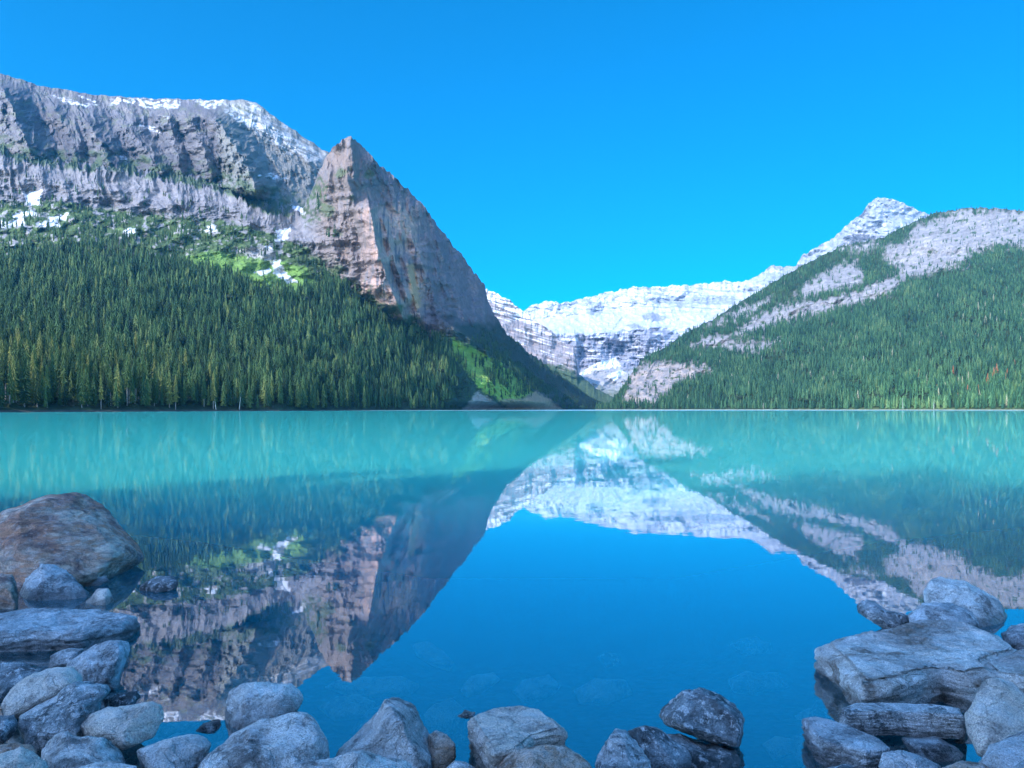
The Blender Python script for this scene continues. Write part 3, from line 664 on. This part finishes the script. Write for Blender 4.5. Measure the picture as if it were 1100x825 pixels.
# trees behind the viewer
bkP = np.column_stack([bk[:, 0], bk[:, 1], bed_z(bk[:, 0], bk[:, 1]).clip(.3, 6)])
fb = forest_mesh('forest', bkP, bk[:, 2], tree_colour(bk[:, 0], bk[:, 1], len(bk)), [spruce_geo(24, 8, 300+s, .17, .05) for s in range(5)], 9)
tag(fb, 'lakeside spruces on the bank behind the boulders', 'forest')

# ------------------------------------------------------------------ boulders
def rock_mat(name, a, b, dark, speck=.5, vein=None, streak=0, fine=1.0):
    m, t, out = mat_new(name)
    p = N(t, 'ShaderNodeBsdfPrincipled'); tc_ = N(t, 'ShaderNodeTexCoord'); oi = N(t, 'ShaderNodeObjectInfo'); ge = N(t, 'ShaderNodeNewGeometry')
    ad = N(t, 'ShaderNodeVectorMath', operation='ADD'); sc = N(t, 'ShaderNodeVectorMath', operation='SCALE')
    cb = N(t, 'ShaderNodeCombineXYZ')
    for i in range(3): t.links.new(oi.outputs['Random'], cb.inputs[i])
    t.links.new(cb.outputs[0], sc.inputs[0]); sc.inputs['Scale'].default_value = 37
    t.links.new(tc_.outputs['Object'], ad.inputs[0]); t.links.new(sc.outputs[0], ad.inputs[1]); v = ad.outputs[0]
    n1 = noise(t, v, 3.2*fine, 8, .62, .6); c = mixc(t, mrange(t, n1, .42, .58, 0, 1), tuple(x*1.1 for x in a), tuple(min(.8, x*1.6) for x in b))
    mp_ = N(t, 'ShaderNodeMapping'); mp_.inputs['Scale'].default_value = (2, 2.4, 11); mp_.inputs['Rotation'].default_value = (.35, .3, .2); t.links.new(v, mp_.inputs[0])
    ns = noise(t, mp_.outputs[0], 1.5, 7, .62, 1.4)
    if streak: c = mixc(t, mrange(t, ns, .42, .66, 0, streak), c, dark)
    if vein:
        nv = noise(t, mp_.outputs[0], .9, 6, .6, 2.2); c = mixc(t, mrange(t, nv, .48, .62, 0, .8), c, vein)
    nd = noise(t, v, 5*fine, 9, .75, .5); c = mixc(t, mrange(t, nd, .50, .60, 0, .85), c, dark)
    nl = noise(t, v, 20*fine, 8, .75); c = mixc(t, mrange(t, nl, .52, .57, 0, speck), c, (.66, .68, .70))
    ng = noise(t, v, 150, 4, .7); c = mixc(t, 1.0, c, mixc(t, mrange(t, ng, .35, .65, 0, 1), (.6, .6, .61), (1.4, 1.4, 1.4)), 'MULTIPLY')
    # wet skirt by the waterline
    sx = N(t, 'ShaderNodeSeparateXYZ'); t.links.new(ge.outputs['Position'], sx.inputs[0])
    wn = math_(t, 'ADD', sx.outputs[2], mrange(t, noise(t, v, 6, 4), .3, .7, -.03, .03)); wet = mrange(t, wn, .045, .075, 1, 0)
    wet = math_(t, 'MULTIPLY', wet, mrange(t, sx.outputs[2], -.12, -.05, .12, 1)); c = mixc(t, 1.0, c, (1.22, 1.22, 1.22), 'MULTIPLY'); c = mixc(t, math_(t, 'MULTIPLY', wet, .75), c, mixc(t, 1.0, c, (.30, .30, .30), 'MULTIPLY'))
    t.links.new(c, p.inputs['Base Color']); t.links.new(mrange(t, wet, 0, 1, .78, .3), p.inputs['Roughness'])
    p.inputs['Specular IOR Level'].default_value = .35
    cr_ = N(t, 'ShaderNodeTexVoronoi', feature='DISTANCE_TO_EDGE'); cr_.inputs['Scale'].default_value = 3.4
    dd = N(t, 'ShaderNodeVectorMath', operation='ADD'); nn = N(t, 'ShaderNodeTexNoise'); nn.inputs['Scale'].default_value = 3; nn.inputs['Detail'].default_value = 5; t.links.new(v, nn.inputs['Vector'])
    t.links.new(v, dd.inputs[0]); t.links.new(nn.outputs['Color'], dd.inputs[1]); t.links.new(dd.outputs[0], cr_.inputs['Vector'])
    ck = mrange(t, cr_.outputs['Distance'], 0, .025, 0, 1, True)
    hsum = math_(t, 'ADD', math_(t, 'MULTIPLY', noise(t, v, 9, 10, .68, .3), 1.0), math_(t, 'MULTIPLY', ns, .8))
    hsum = math_(t, 'ADD', hsum, math_(t, 'MULTIPLY', ck, .22)); hsum = math_(t, 'ADD', hsum, math_(t, 'MULTIPLY', ng, .12))
    b = N(t, 'ShaderNodeBump'); b.inputs['Distance'].default_value = .075; b.inputs['Strength'].default_value = 1
    t.links.new(hsum, b.inputs['Height']); t.links.new(b.outputs[0], p.inputs['Normal']); t.links.new(p.outputs[0], out.inputs[0])
    return m
def _s(c, k=1.0): return tuple(min(.85, x*k) for x in c)
RM = {'grey': rock_mat('grey_limestone', (.38, .37, .36), (.50, .49, .47), (.11, .11, .11), .55),
      'blue': rock_mat('blue_grey_stone', (.32, .34, .36), (.44, .46, .48), (.11, .12, .13), .4, streak=.4),
      'tan': rock_mat('pale_smooth_stone', (.66, .58, .50), (.46, .42, .38), (.26, .23, .21), .25, fine=.7),
      'pink': rock_mat('reddish_quartzite', (.48, .24, .16), (.58, .40, .32), (.13, .085, .085), .2, vein=(.50, .25, .15), streak=.75, fine=.6),
      'dark': rock_mat('dark_stone', (.12, .145, .16), (.19, .22, .24), (.045, .05, .055), .85, streak=.3),
      'brown': rock_mat('brown_stone', (.36, .25, .18), (.44, .36, .31), (.12, .09, .07), .3, vein=(.42, .26, .17)),
      'speckled': rock_mat('white_flecked_stone', (.28, .34, .37), (.58, .64, .66), (.07, .09, .10), .9, streak=.5, fine=1.4),
      'slab': rock_mat('layered_slab_stone', (.44, .41, .40), (.54, .50, .48), (.18, .14, .11), .25, streak=.45, fine=.5)}
_ico = {}
def ico(n):
    if n not in _ico:
        import bmesh
        b_ = bmesh.new(); bmesh.ops.create_icosphere(b_, subdivisions=n, radius=1); b_.verts.ensure_lookup_table()
        _ico[n] = (np.array([v.co[:] for v in b_.verts]), np.array([[v.index for v in f.verts] for f in b_.faces])); b_.free()
    return _ico[n]
rk = [0]
def rock(pts, mat, label, zb=-.05, tilt=.35, thick=.85, full=.72, facets=4, yf=None, rough=1.0, name='boulder', group=None, lvl=6, cut=.72, bot=None, kind=None):
    """pts: outline seen from the shore; the stone gets its own distance, real size and depth"""
    rk[0] += 1; seed = rk[0]; r = np.random.default_rng(900+seed)
    pts = np.array(pts, float); pb = bot or pts[:, 1].max(); pt = pts[:, 1].min(); wpx = pts[:, 0].max()-pts[:, 0].min(); hpx = pts[:, 1].max()-pt
    Yf = yf or (H-zb)*F/(pb-HZ)
    wm, hm = wpx/F*Yf, hpx/F*Yf
    Yb = Yf+tilt*hm*1.6+.15*min(wm, hm)
    # outline as radius over angle about the centroid
    c = np.array([(pts[:, 0].max()+pts[:, 0].min())/2, (pb+pt)/2])
    from_ = []
    P = np.vstack([pts, pts[:1]])
    dense = np.vstack([np.linspace(P[i], P[i+1], 12, endpoint=False) for i in range(len(pts))])
    d = dense-c; ang = np.arctan2(-d[:, 1], d[:, 0]); rad = np.hypot(d[:, 0], d[:, 1])
    grid = np.linspace(-np.pi, np.pi, 181); R = np.zeros(180)
    b_ = ((ang+np.pi)/(2*np.pi)*180).astype(int) % 180
    for k in range(180):
        m_ = b_ == k
        R[k] = rad[m_].max() if m_.any() else np.nan
    ok = ~np.isnan(R); xs = np.arange(180); R = np.interp(xs, np.concatenate([xs[ok]-180, xs[ok], xs[ok]+180]), np.tile(R[ok], 3))
    ker = np.array([.25, .5, .25]); R = np.convolve(np.concatenate([R[-2:], R, R[:2]]), ker, 'same')[2:-2]
    q, Fc = ico(lvl); q = q.copy()
    if mat in ('grey', 'blue', 'dark', 'speckled', 'pink'): facets += 4; cut = min(cut, .68)
    for _ in range(facets):     # flat broken faces turned to the viewer and the sky
        n_ = np.array([r.normal(0, .8), -abs(r.normal(.7, .35)), r.normal(.25, .6)]); n_ /= np.linalg.norm(n_)
        e = q@n_-r.uniform(cut, cut+.14); m_ = e > 0; q[m_] -= np.outer(e[m_]*.93, n_)
    # keep the silhouette: renormalise in-plane reach
    th = np.arctan2(q[:, 2], q[:, 0]); rho = np.clip(np.hypot(q[:, 0], q[:, 2]), 0, 1); dep = q[:, 1]
    rho = rho**full
    Rt = np.interp((th+np.pi)/(2*np.pi)*180-.5, np.concatenate([[-1], xs, [180]]), np.concatenate([[R[-1]], R, [R[0]]]))
    u = c[0]+np.cos(th)*Rt*rho; v = c[1]-np.sin(th)*Rt*rho
    T = thick*(wm*hm)**.5 if hm < wm else thick*wm
    s = np.clip((pb-v)/max(pb-pt, 1), -.2, 1.2)
    Y = Yf+(Yb-Yf)*s + np.sign(dep)*np.abs(dep)**.85*T/2
    Y = np.maximum(Y, .8)
    X = (u-CX)/F*Y; Z = H+(HZ-v)/F*Y
    V = np.stack([X, Y, Z], -1); cen = V.mean(0)
    nrm = V-cen; nrm /= np.linalg.norm(nrm, axis=1)[:, None]+1e-9
    k_ = 1.6/max(min(wm, hm), .05); o_ = seed*7.7
    disp = fbm(V[:, 0]*k_+o_, V[:, 1]*k_, V[:, 2]*k_, 3)*.045 + ridged(V[:, 0]*k_*2.2+o_, V[:, 1]*k_*2.2, V[:, 2]*k_*4.5, 5)*-.014*rough + fbm(V[:, 0]*k_*9+o_, V[:, 1]*k_*9, V[:, 2]*k_*9, 3)*.006*rough
    V = V+nrm*(disp*min(wm, hm))[:, None]
    base = np.array([cen[0], cen[1], V[:, 2].min()])
    o = mesh_np(name, V-base, Fc, RM[mat], 3, smooth=True); o.location = base
    tag(o, label, 'rock' if kind is None else kind, group); return o

def slab(pts, mat, label, z0, z1, drop, flare, rough=1.0, seed=1, name='slab_rock', steps=7):
    """flat-topped stone: pts outline its upper face; z0/z1 height of that face at its far/near edge; drop = thickness; flare = outward reach of the foot"""
    pts = np.array(pts, float); pt, pb = pts[:, 1].min(), pts[:, 1].max()
    z = z0+(z1-z0)*(pts[:, 1]-pt)/(pb-pt); Y = (H-z)*F/(pts[:, 1]-HZ); X = (pts[:, 0]-CX)/F*Y
    E = np.stack([X, Y, z], -1); c = E.mean(0); n = 420
    a = np.arctan2(E[:, 1]-c[1], E[:, 0]-c[0]); P = np.vstack([E, E[:1]]); L_ = np.concatenate([[0], np.cumsum(np.linalg.norm(np.diff(P, axis=0), axis=1))])
    t_ = np.linspace(0, L_[-1], n, endpoint=False); Ed = np.stack([np.interp(t_, L_, P[:, k]) for k in range(3)], -1)
    for _ in range(4): Ed = (np.roll(Ed, 1, 0)+2*Ed+np.roll(Ed, -1, 0))/4
    size = np.ptp(Ed[:, :2], axis=0).min(); o_ = seed*5.1
    tang = np.roll(Ed, -1, 0)-np.roll(Ed, 1, 0); nrm = np.stack([tang[:, 1], -tang[:, 0], 0*tang[:, 0]], -1); nrm /= np.linalg.norm(nrm, axis=1)[:, None]+1e-9
    if ((Ed-c)*nrm).sum() < 0: nrm = -nrm
    rings = []
    for s in np.linspace(0.02, .93, 46): rings.append(c+(Ed-c)*s)
    bev = .045*size
    for k in range(1, 7):
        q = k/6*math.pi/2; rings.append(Ed-nrm*bev*(1-math.sin(q))-np.array([0, 0, bev*(1-math.cos(q))]))
    for s in np.linspace(.04, 1, 44):
        led = .10*drop*(np.floor(s*steps)-s*steps+.5)*.6
        r_ = Ed+nrm*(flare*s+led)-np.array([0, 0, bev+drop*s]); rings.append(r_)
    V = np.array(rings); fl = V.reshape(-1, 3)
    R_ = len(rings); side = np.repeat((np.arange(R_) > 46), n)
    k_ = 2.2/size
    d1 = fbm(fl[:, 0]*k_+o_, fl[:, 1]*k_, fl[:, 2]*k_, 3)*.035*size; d2 = ridged(fl[:, 0]*k_*1.2+o_, fl[:, 1]*k_*1.2, fl[:, 2]*k_*5, 5)*.012*size*rough
    d3 = fbm(fl[:, 0]*k_*9+o_, fl[:, 1]*k_*9, fl[:, 2]*k_*14, 3)*.006*size*rough
    N_ = np.where(side[:, None], np.tile(nrm, (R_, 1)), np.array([[0, 0, 1.0]])); fl = fl+N_*(d1*np.where(side, 1.0, .5)+d2*np.where(side, 1.6, .45)+d3)[:, None]
    fl = np.vstack([fl, [fl[:n].mean(0)], [fl[-n:].mean(0)]]); ii = np.arange(R_*n).reshape(R_, n); jj = np.roll(ii, -1, 1)
    q = np.stack([ii[:-1], jj[:-1], jj[1:], ii[1:]], -1).reshape(-1, 4)
    T = np.vstack([q[:, [0, 1, 2]], q[:, [0, 2, 3]], np.stack([jj[0], ii[0], np.full(n, R_*n)], -1), np.stack([ii[-1], jj[-1], np.full(n, R_*n+1)], -1)])
    base = np.array([c[0], c[1], fl[:, 2].min()]); o = mesh_np(name, fl-base, T, RM[mat], 3, smooth=True); o.location = base
    tag(o, label, 'rock'); return o

rock([(-75, 592), (-40, 560), (0, 552), (11, 546), (33, 533), (53, 527), (69, 528.5), (84, 527), (102, 535), (116, 542), (131, 556), (145, 573), (161, 595), (158, 603), (130, 618), (100, 636), (50, 650), (-40, 650), (-85, 625)], 'pink',
     'huge reddish brown veined boulder rising from the water', yf=7.0, tilt=.45, thick=1.0, facets=3, rough=.9, cut=.8)
rock([(19, 618), (27, 611), (42, 604), (58, 606), (73, 614), (82, 623), (95, 638), (99, 647), (90, 660), (54, 668), (14, 668), (15, 640)], 'blue', 'rounded blue grey boulder in front of the huge reddish one', yf=6.3, facets=2)
rock([(-18, 622), (0, 616), (13, 617), (19, 625), (21, 640), (19, 660), (0, 664), (-18, 660)], 'pink', 'small blocky pinkish stone left of the rounded blue grey boulder', yf=6.0)
rock([(88, 626), (102, 620), (116, 617), (118, 624), (104, 631), (90, 633)], 'blue', 'thin flat grey stone just breaking the water beside the huge reddish boulder', yf=6.75, thick=.6, lvl=5)
rock([(93, 645), (105, 633), (116, 632), (124, 644), (121, 658), (105, 662), (90, 655)], 'tan', 'small angular pinkish white stone at the tip of the long flat slab', yf=6.1, lvl=5)
rock([(148, 628), (160, 621), (174, 617.5), (184, 619), (193, 624), (190, 633), (168, 640), (148, 636)], 'dark', 'low dark stone standing alone in the water', yf=6.55, thick=.7, lvl=5)
slab([(-60, 662), (0, 656), (55, 654), (110, 655), (140, 660), (143, 665), (125, 672), (90, 677), (40, 678), (-60, 680)], 'blue', 'long flat layered slab below the rounded blue grey boulder', .06, .13, .26, .06, seed=7, rough=1.3)
rock([(-40, 714), (0, 710), (22, 710.5), (33, 716), (47, 719), (40, 735), (0, 756), (-40, 756)], 'dark', 'low dark layered wedge at the left edge below the long slab', yf=4.1, tilt=.7, thick=.5, full=.6)
rock([(54, 704), (67, 697), (95, 694), (88, 706), (72, 720), (52, 720)], 'blue', 'small grey stone wedged between the long slab and the dark based boulder', yf=4.5, lvl=5)
rock([(70, 713), (82, 704), (102, 691), (120, 686), (138, 689), (143, 697), (139, 712), (130, 730), (126, 744), (90, 748), (72, 736)], 'blue', 'rounded blue grey boulder with a wet dark foot at the water edge', yf=4.25)
rock([(0, 760), (2, 753), (11, 740), (27, 728), (51, 716), (64, 714), (78, 716), (87, 724), (90, 731), (72, 746), (44, 760), (22, 770), (4, 772)], 'tan', 'long smooth tan stone lying behind the rugged white flecked boulder', yf=3.85, facets=2, rough=.7)
rock([(18, 770), (36, 755), (64, 742), (82, 731), (102, 730), (122, 730), (128, 738), (116, 744), (110, 762), (92, 792), (60, 812), (24, 808)], 'speckled', 'rugged white flecked boulder with a dark hollow', yf=3.55, facets=5, rough=1.4)
rock([(110, 750), (127, 745), (149, 740.5), (152, 748), (144, 758), (112, 764)], 'dark', 'thin dark stone poking into the water behind the oblong cream boulder', yf=3.85, thick=.6, lvl=5)
rock([(84, 780), (96, 768), (116, 759), (138, 758.5), (164, 753), (175, 757), (177, 772), (165, 790), (134, 806), (113, 798), (92, 794)], 'tan', 'oblong cream boulder with a rust stained underside', yf=3.45, facets=2, rough=.6)
rock([(-30, 772), (0, 766), (14, 768), (19, 777), (16, 788), (4, 800), (-30, 804)], 'dark', 'dark rounded stone half out of view at the left edge', yf=3.5, lvl=5)
rock([(41, 806), (54, 793), (69, 785), (87, 791), (113, 791), (131, 804), (138, 818), (134, 850), (73, 860), (44, 838)], 'grey', 'plain grey two humped boulder in front of the cream one', yf=3.05, facets=4)
rock([(-6, 801), (18, 797), (33, 800), (41, 808), (28, 822), (-6, 822)], 'brown', 'small brown stone peeping out behind the pale front stone', yf=3.25, lvl=5)
rock([(-30, 818), (0, 809), (24, 800), (36, 808), (51, 819), (55, 840), (20, 865), (-30, 865)], 'tan', 'pale smooth stone in the lower left corner', yf=2.9, rough=.6)
rock([(70, 826), (100, 818.5), (120, 816), (147, 823), (152, 850), (110, 870), (68, 858)], 'grey', 'grey stone crest showing at the bottom edge before the two humped boulder', yf=2.85, lvl=5)
rock([(146, 806), (160, 800), (177, 794), (204, 788), (219, 790), (229, 798), (224, 812), (215, 840), (180, 850), (148, 836)], 'grey', 'grey boulder with one black end right of the cream boulder', yf=3.15, facets=4)
rock([(242, 762), (246, 744), (259, 735), (274, 732), (314, 732.5), (324, 743), (326, 754), (318, 768), (277, 790), (250, 798), (240, 782)], 'grey', 'blocky grey boulder standing behind the largest front boulder', yf=3.75, facets=4, full=.62)
rock([(205, 850), (212, 823), (223, 808), (248, 788), (277, 773), (314, 766.5), (329, 766), (339, 775), (348, 791), (354, 820), (346, 860), (280, 880), (215, 875)], 'grey', 'largest grey front boulder with streaked right flank', yf=3.0, facets=3, thick=.8)
rock([(308, 842), (320, 820), (356, 814), (370, 808), (389, 805.5), (411, 813), (438, 818), (452, 840), (430, 870), (330, 870)], 'grey', 'low pale grey stone lying before the triangular boulder', yf=2.85, facets=3)
rock([(352, 830), (363, 806), (375, 791), (396, 771), (416, 748), (429, 744), (446, 748), (455, 760), (462, 791), (466, 826), (450, 862), (390, 866)], 'grey', 'tall triangular blotched grey boulder', yf=3.15, facets=3, full=.75)
rock([(460, 790), (469, 784), (480, 789), (489, 800), (490, 815), (478, 832), (462, 832)], 'brown', 'small brown edged stone tucked against the triangular boulder', yf=3.25, lvl=5)
rock([(478, 824), (487, 816), (502, 818), (513, 826), (508, 850), (480, 850)], 'grey', 'small grey stone crest at the bottom edge between two larger boulders', yf=2.95, lvl=5)
slab([(505, 771), (529, 760), (558, 758), (578, 761), (597, 773), (604, 784), (572, 790), (556, 804), (530, 807), (518, 790)], 'tan', 'flat topped pale boulder with brown broken sides', .14, .20, .34, -.02, seed=8, name='boulder', rough=1.1)
rock([(528, 832), (540, 814), (556, 806), (582, 800), (607, 800), (625, 810), (637, 824), (642, 850), (600, 870), (535, 865)], 'brown', 'rounded brown grey stone in front of the flat topped pale boulder', yf=2.88, facets=2)
rock([(638, 822), (643, 806), (654, 791), (663, 782), (674, 784), (686, 800), (697, 817), (702, 850), (670, 868), (640, 855)], 'speckled', 'blue white flecked stone at the bottom edge', yf=3.05, facets=4, rough=1.3)
rock([(673, 784), (692, 777.5), (708, 782), (732, 797), (744, 810), (744, 840), (700, 858), (682, 820)], 'dark', 'rounded dark streaked stone leaning on the flecked one', yf=3.2, facets=2)
rock([(699, 768), (706, 759), (732, 741), (757, 736.5), (779, 742), (794, 757), (802, 770), (800, 790), (795, 806), (757, 797), (708, 781)], 'dark', 'large dark faceted boulder with lichen flecks and a straight lower edge', yf=3.45, facets=7, full=.6, rough=1.5, cut=.6)
rock([(706, 790), (730, 787), (757, 797), (795, 803), (803, 815), (804, 860), (715, 862)], 'dark', 'dark block carrying the faceted lichen flecked boulder', yf=3.3, facets=3, full=.5)
rock([(920, 650), (929, 642), (941, 646), (952, 655), (978, 661), (984, 670), (955, 680), (936, 668), (922, 658)], 'dark', 'dark knobbly stone jutting over the water beyond the great slab', yf=5.35, tilt=.2, facets=2)
rock([(991, 634), (997, 623), (1009, 618.5), (1039, 623), (1059, 632), (1073, 645), (1083, 664), (1081, 680), (1068, 690), (1030, 688), (996, 668)], 'grey', 'large smooth rounded boulder farthest out on the rocky point', yf=5.6, facets=2, rough=.7)
rock([(975, 660), (991, 648), (1018, 647), (1045, 656), (1052, 670), (1020, 682), (978, 678)], 'blue', 'low flat grey stone below the smooth rounded boulder', yf=5.2, tilt=.6, facets=2)
slab([(885, 692), (900, 685), (941, 677), (986, 668), (1036, 669), (1066, 681), (1096, 697), (1078, 704), (1056, 711), (1066, 722), (1038, 724), (1010, 718), (995, 720), (977, 727), (942, 733), (926, 734), (905, 712)], 'slab', 'great flat topped slab with a brown broken front', .13, .20, .42, -.10, seed=3, rough=1.3)
slab([(1058, 712), (1080, 705), (1104, 697), (1150, 690), (1160, 735), (1110, 728), (1072, 724)], 'slab', 'broken slab corner beyond the crack at the right edge', .16, .19, .4, -.05, seed=4)
rock([(1073, 680), (1084, 671), (1102, 667), (1140, 672), (1140, 705), (1100, 708), (1078, 694)], 'blue', 'rounded grey stone at the right edge behind the slab corner', yf=5.0, facets=2)
slab([(905, 760), (919, 755), (960, 755), (1000, 756), (1030, 761), (1034, 768), (1000, 766), (950, 764), (912, 765)], 'speckled', 'long narrow rectangular block with white patches on its front', .12, .135, .10, .015, seed=5, rough=.8)
rock([(1036, 768), (1047, 745), (1059, 731), (1070, 727), (1088, 733), (1104, 750), (1112, 780), (1104, 815), (1070, 822), (1050, 812), (1040, 792)], 'tan', 'big egg shaped whitish boulder', yf=3.3, facets=2, rough=.6, full=.8)
slab([(863, 771), (876, 769.5), (894, 773), (918, 782), (944, 793), (956, 803), (930, 806), (905, 800), (886, 796), (874, 786)], 'blue', 'dark edged wedge shaped stone pointing out to the water', .10, .15, .22, -.02, seed=6)
rock([(964, 790), (1009, 790), (1028, 803), (1045, 818), (1020, 836), (985, 826)], 'blue', 'blue grey stone squeezed under the narrow rectangular block', yf=3.4, facets=2, lvl=5)
rock([(1000, 788), (1038, 788), (1052, 806), (1056, 830), (1035, 830), (1015, 806)], 'brown', 'brown stone in the gap beside the egg shaped boulder', yf=3.55, lvl=5)
rock([(942, 822), (948, 808), (964, 805), (991, 813), (1010, 821), (1020, 850), (950, 862)], 'blue', 'smooth blue grey stone at the bottom edge beside the wedge', yf=2.95, facets=2)
rock([(996, 832), (1006, 822), (1027, 817), (1054, 819), (1072, 826), (1076, 860), (1000, 860)], 'brown', 'low reddish brown stone at the bottom edge', yf=2.85, facets=2, lvl=5)
rock([(1050, 820), (1061, 801), (1079, 788), (1100, 783), (1140, 790), (1140, 850), (1075, 862), (1052, 848)], 'blue', 'weathered blue grey boulder in the lower right corner', yf=2.85, facets=3)
rock([(1086, 826), (1100, 816), (1130, 822), (1130, 850), (1090, 850)], 'speckled', 'small bright stone tip in the lower right corner', yf=2.55, lvl=5)
rock([(864, 832), (878, 824), (893, 821), (915, 821), (930, 834), (925, 860), (868, 860)], 'dark', 'wet dark stone under the wedge shaped one', yf=3.0, lvl=5)
# stones lying under water
def sunk(pts, mat, label, d, **k):
    yc = np.array(pts)[:, 1].max(); Yf = (H+d)*F/(yc-HZ); rock(pts, mat, label, yf=Yf, lvl=5, rough=.6, name='submerged_stone', facets=2, **k)
sunk([(440, 692), (458, 688), (478, 698), (488, 712), (484, 722), (462, 714), (446, 704)], 'pink', 'sunken reddish stone farthest from the shore', .42)
sunk([(340, 760), (360, 748), (385, 746), (404, 754), (398, 770), (360, 776)], 'tan', 'sunken pale stone left of the triangular boulder', .28)
sunk([(375, 788), (395, 762), (430, 748), (440, 760), (420, 796)], 'blue', 'sunken stone mostly hidden behind the triangular boulder', .3)
sunk([(345, 738), (370, 728), (430, 726), (452, 736), (440, 748), (380, 750)], 'tan', 'broad sunken pale stone beyond the triangular boulder', .40)
sunk([(454, 768), (466, 752), (485, 750), (500, 762), (500, 784), (480, 790), (460, 786)], 'tan', 'round sunken pale stone left of the flat topped boulder', .22)
sunk([(484, 784), (490, 766), (500, 760), (512, 764), (512, 800), (490, 806)], 'dark', 'dark sunken stone against the brown face of the flat topped boulder', .14)
sunk([(494, 742), (506, 726), (530, 722), (538, 730), (520, 744), (502, 750)], 'tan', 'sunken pale stone beyond the flat topped boulder', .36)
sunk([(545, 744), (562, 730), (590, 724), (604, 736), (590, 752), (560, 756)], 'blue', 'faint sunken stone right of the pale sunken one', .40)
sunk([(615, 742), (640, 728), (672, 730), (680, 746), (650, 758), (622, 756)], 'tan', 'faint sunken stone in open water between the front boulders', .42)
sunk([(640, 706), (652, 700), (666, 704), (668, 714), (650, 718)], 'dark', 'small dark sunken stone in open water', .5)
sunk([(782, 694), (796, 686), (812, 683), (830, 690), (828, 702), (800, 704)], 'dark', 'dark sunken stone off the great slab', .5)
sunk([(818, 800), (832, 790), (852, 794), (856, 812), (832, 818)], 'tan', 'sunken pale stone between the faceted boulder and the wedge', .3)
sunk([(780, 730), (800, 720), (836, 722), (850, 738), (820, 748), (788, 744)], 'blue', 'faint broad sunken stone between the faceted boulder and the great slab', .45)
sunk([(180, 800), (205, 778), (236, 772), (240, 790), (220, 810), (190, 812)], 'dark', 'dark sunken stone behind the black ended boulder', .12)
sunk([(868, 770), (876, 752), (900, 746), (908, 760), (896, 776)], 'dark', 'dark sunken stone at the foot of the great slab', .2)
# loose stones filling the gaps of the bank: nobody could count them
rp = np.random.default_rng(77); q0, f0 = ico(3); Vs, Fs, off = [], [], 0
for k in range(2600):
    px_, py_ = (rp.uniform(-40, 300), rp.uniform(640, 900)) if rp.random() < .5 else (rp.uniform(860, 1140), rp.uniform(690, 900))
    if rp.random() < .35: px_, py_ = rp.uniform(180, 900), rp.uniform(800, 900)
    Yk = H*F/(py_-HZ)*.99; Xk = (px_-CX)/F*Yk
    if k >= 1500: Xk, Yk = rp.uniform(-4.5, 4.5), rp.uniform(-1.5, 2.3)
    zk = float(bed_z(np.array(Xk), np.array(Yk)))
    s = rp.uniform(.03, .085) if k < 1500 else rp.uniform(.05, .17); q = q0*(1+.25*fbm(q0[:, 0]*1.2+k, q0[:, 1]*1.2, q0[:, 2]*1.2, 3))[:, None]
    a = rp.uniform(0, 6.28); sx_, sy_, sz_ = s*rp.uniform(.8, 1.4), s*rp.uniform(.7, 1.1), s*rp.uniform(.4, .7)
    x = q[:, 0]*sx_; y = q[:, 1]*sy_
    Vs.append(np.stack([x*math.cos(a)-y*math.sin(a)+Xk, x*math.sin(a)+y*math.cos(a)+Yk, q[:, 2]*sz_+zk+.01], -1)); Fs.append(f0+off); off += len(q)
lo_ = mesh_np('gravel', np.vstack(Vs), np.vstack(Fs), RM['grey'], 3, smooth=True, kind='stuff'); tag(lo_, 'loose small stones filling the gaps between the shore boulders', 'stones')

# ------------------------------------------------------------------ air
m, t, out = mat_new('air'); pv = N(t, 'ShaderNodeVolumePrincipled'); pv.inputs['Color'].default_value = (.06, .50, 1, 1); pv.inputs['Density'].default_value = 4e-5; pv.inputs['Anisotropy'].default_value = .2
t.links.new(pv.outputs[0], out.inputs['Volume'])
hv = np.array([(x, y, z) for x in (-6300, 6300) for y in (-700, 9900) for z in (-30, 2300)], float)
hz_ = mesh_np('haze', hv, np.array([(0, 1, 3, 2), (4, 6, 7, 5), (0, 4, 5, 1), (2, 3, 7, 6), (0, 2, 6, 4), (1, 5, 7, 3)]), m, 4, kind='stuff'); tag(hz_, 'thin blue air softening the farthest mountains', 'haze')
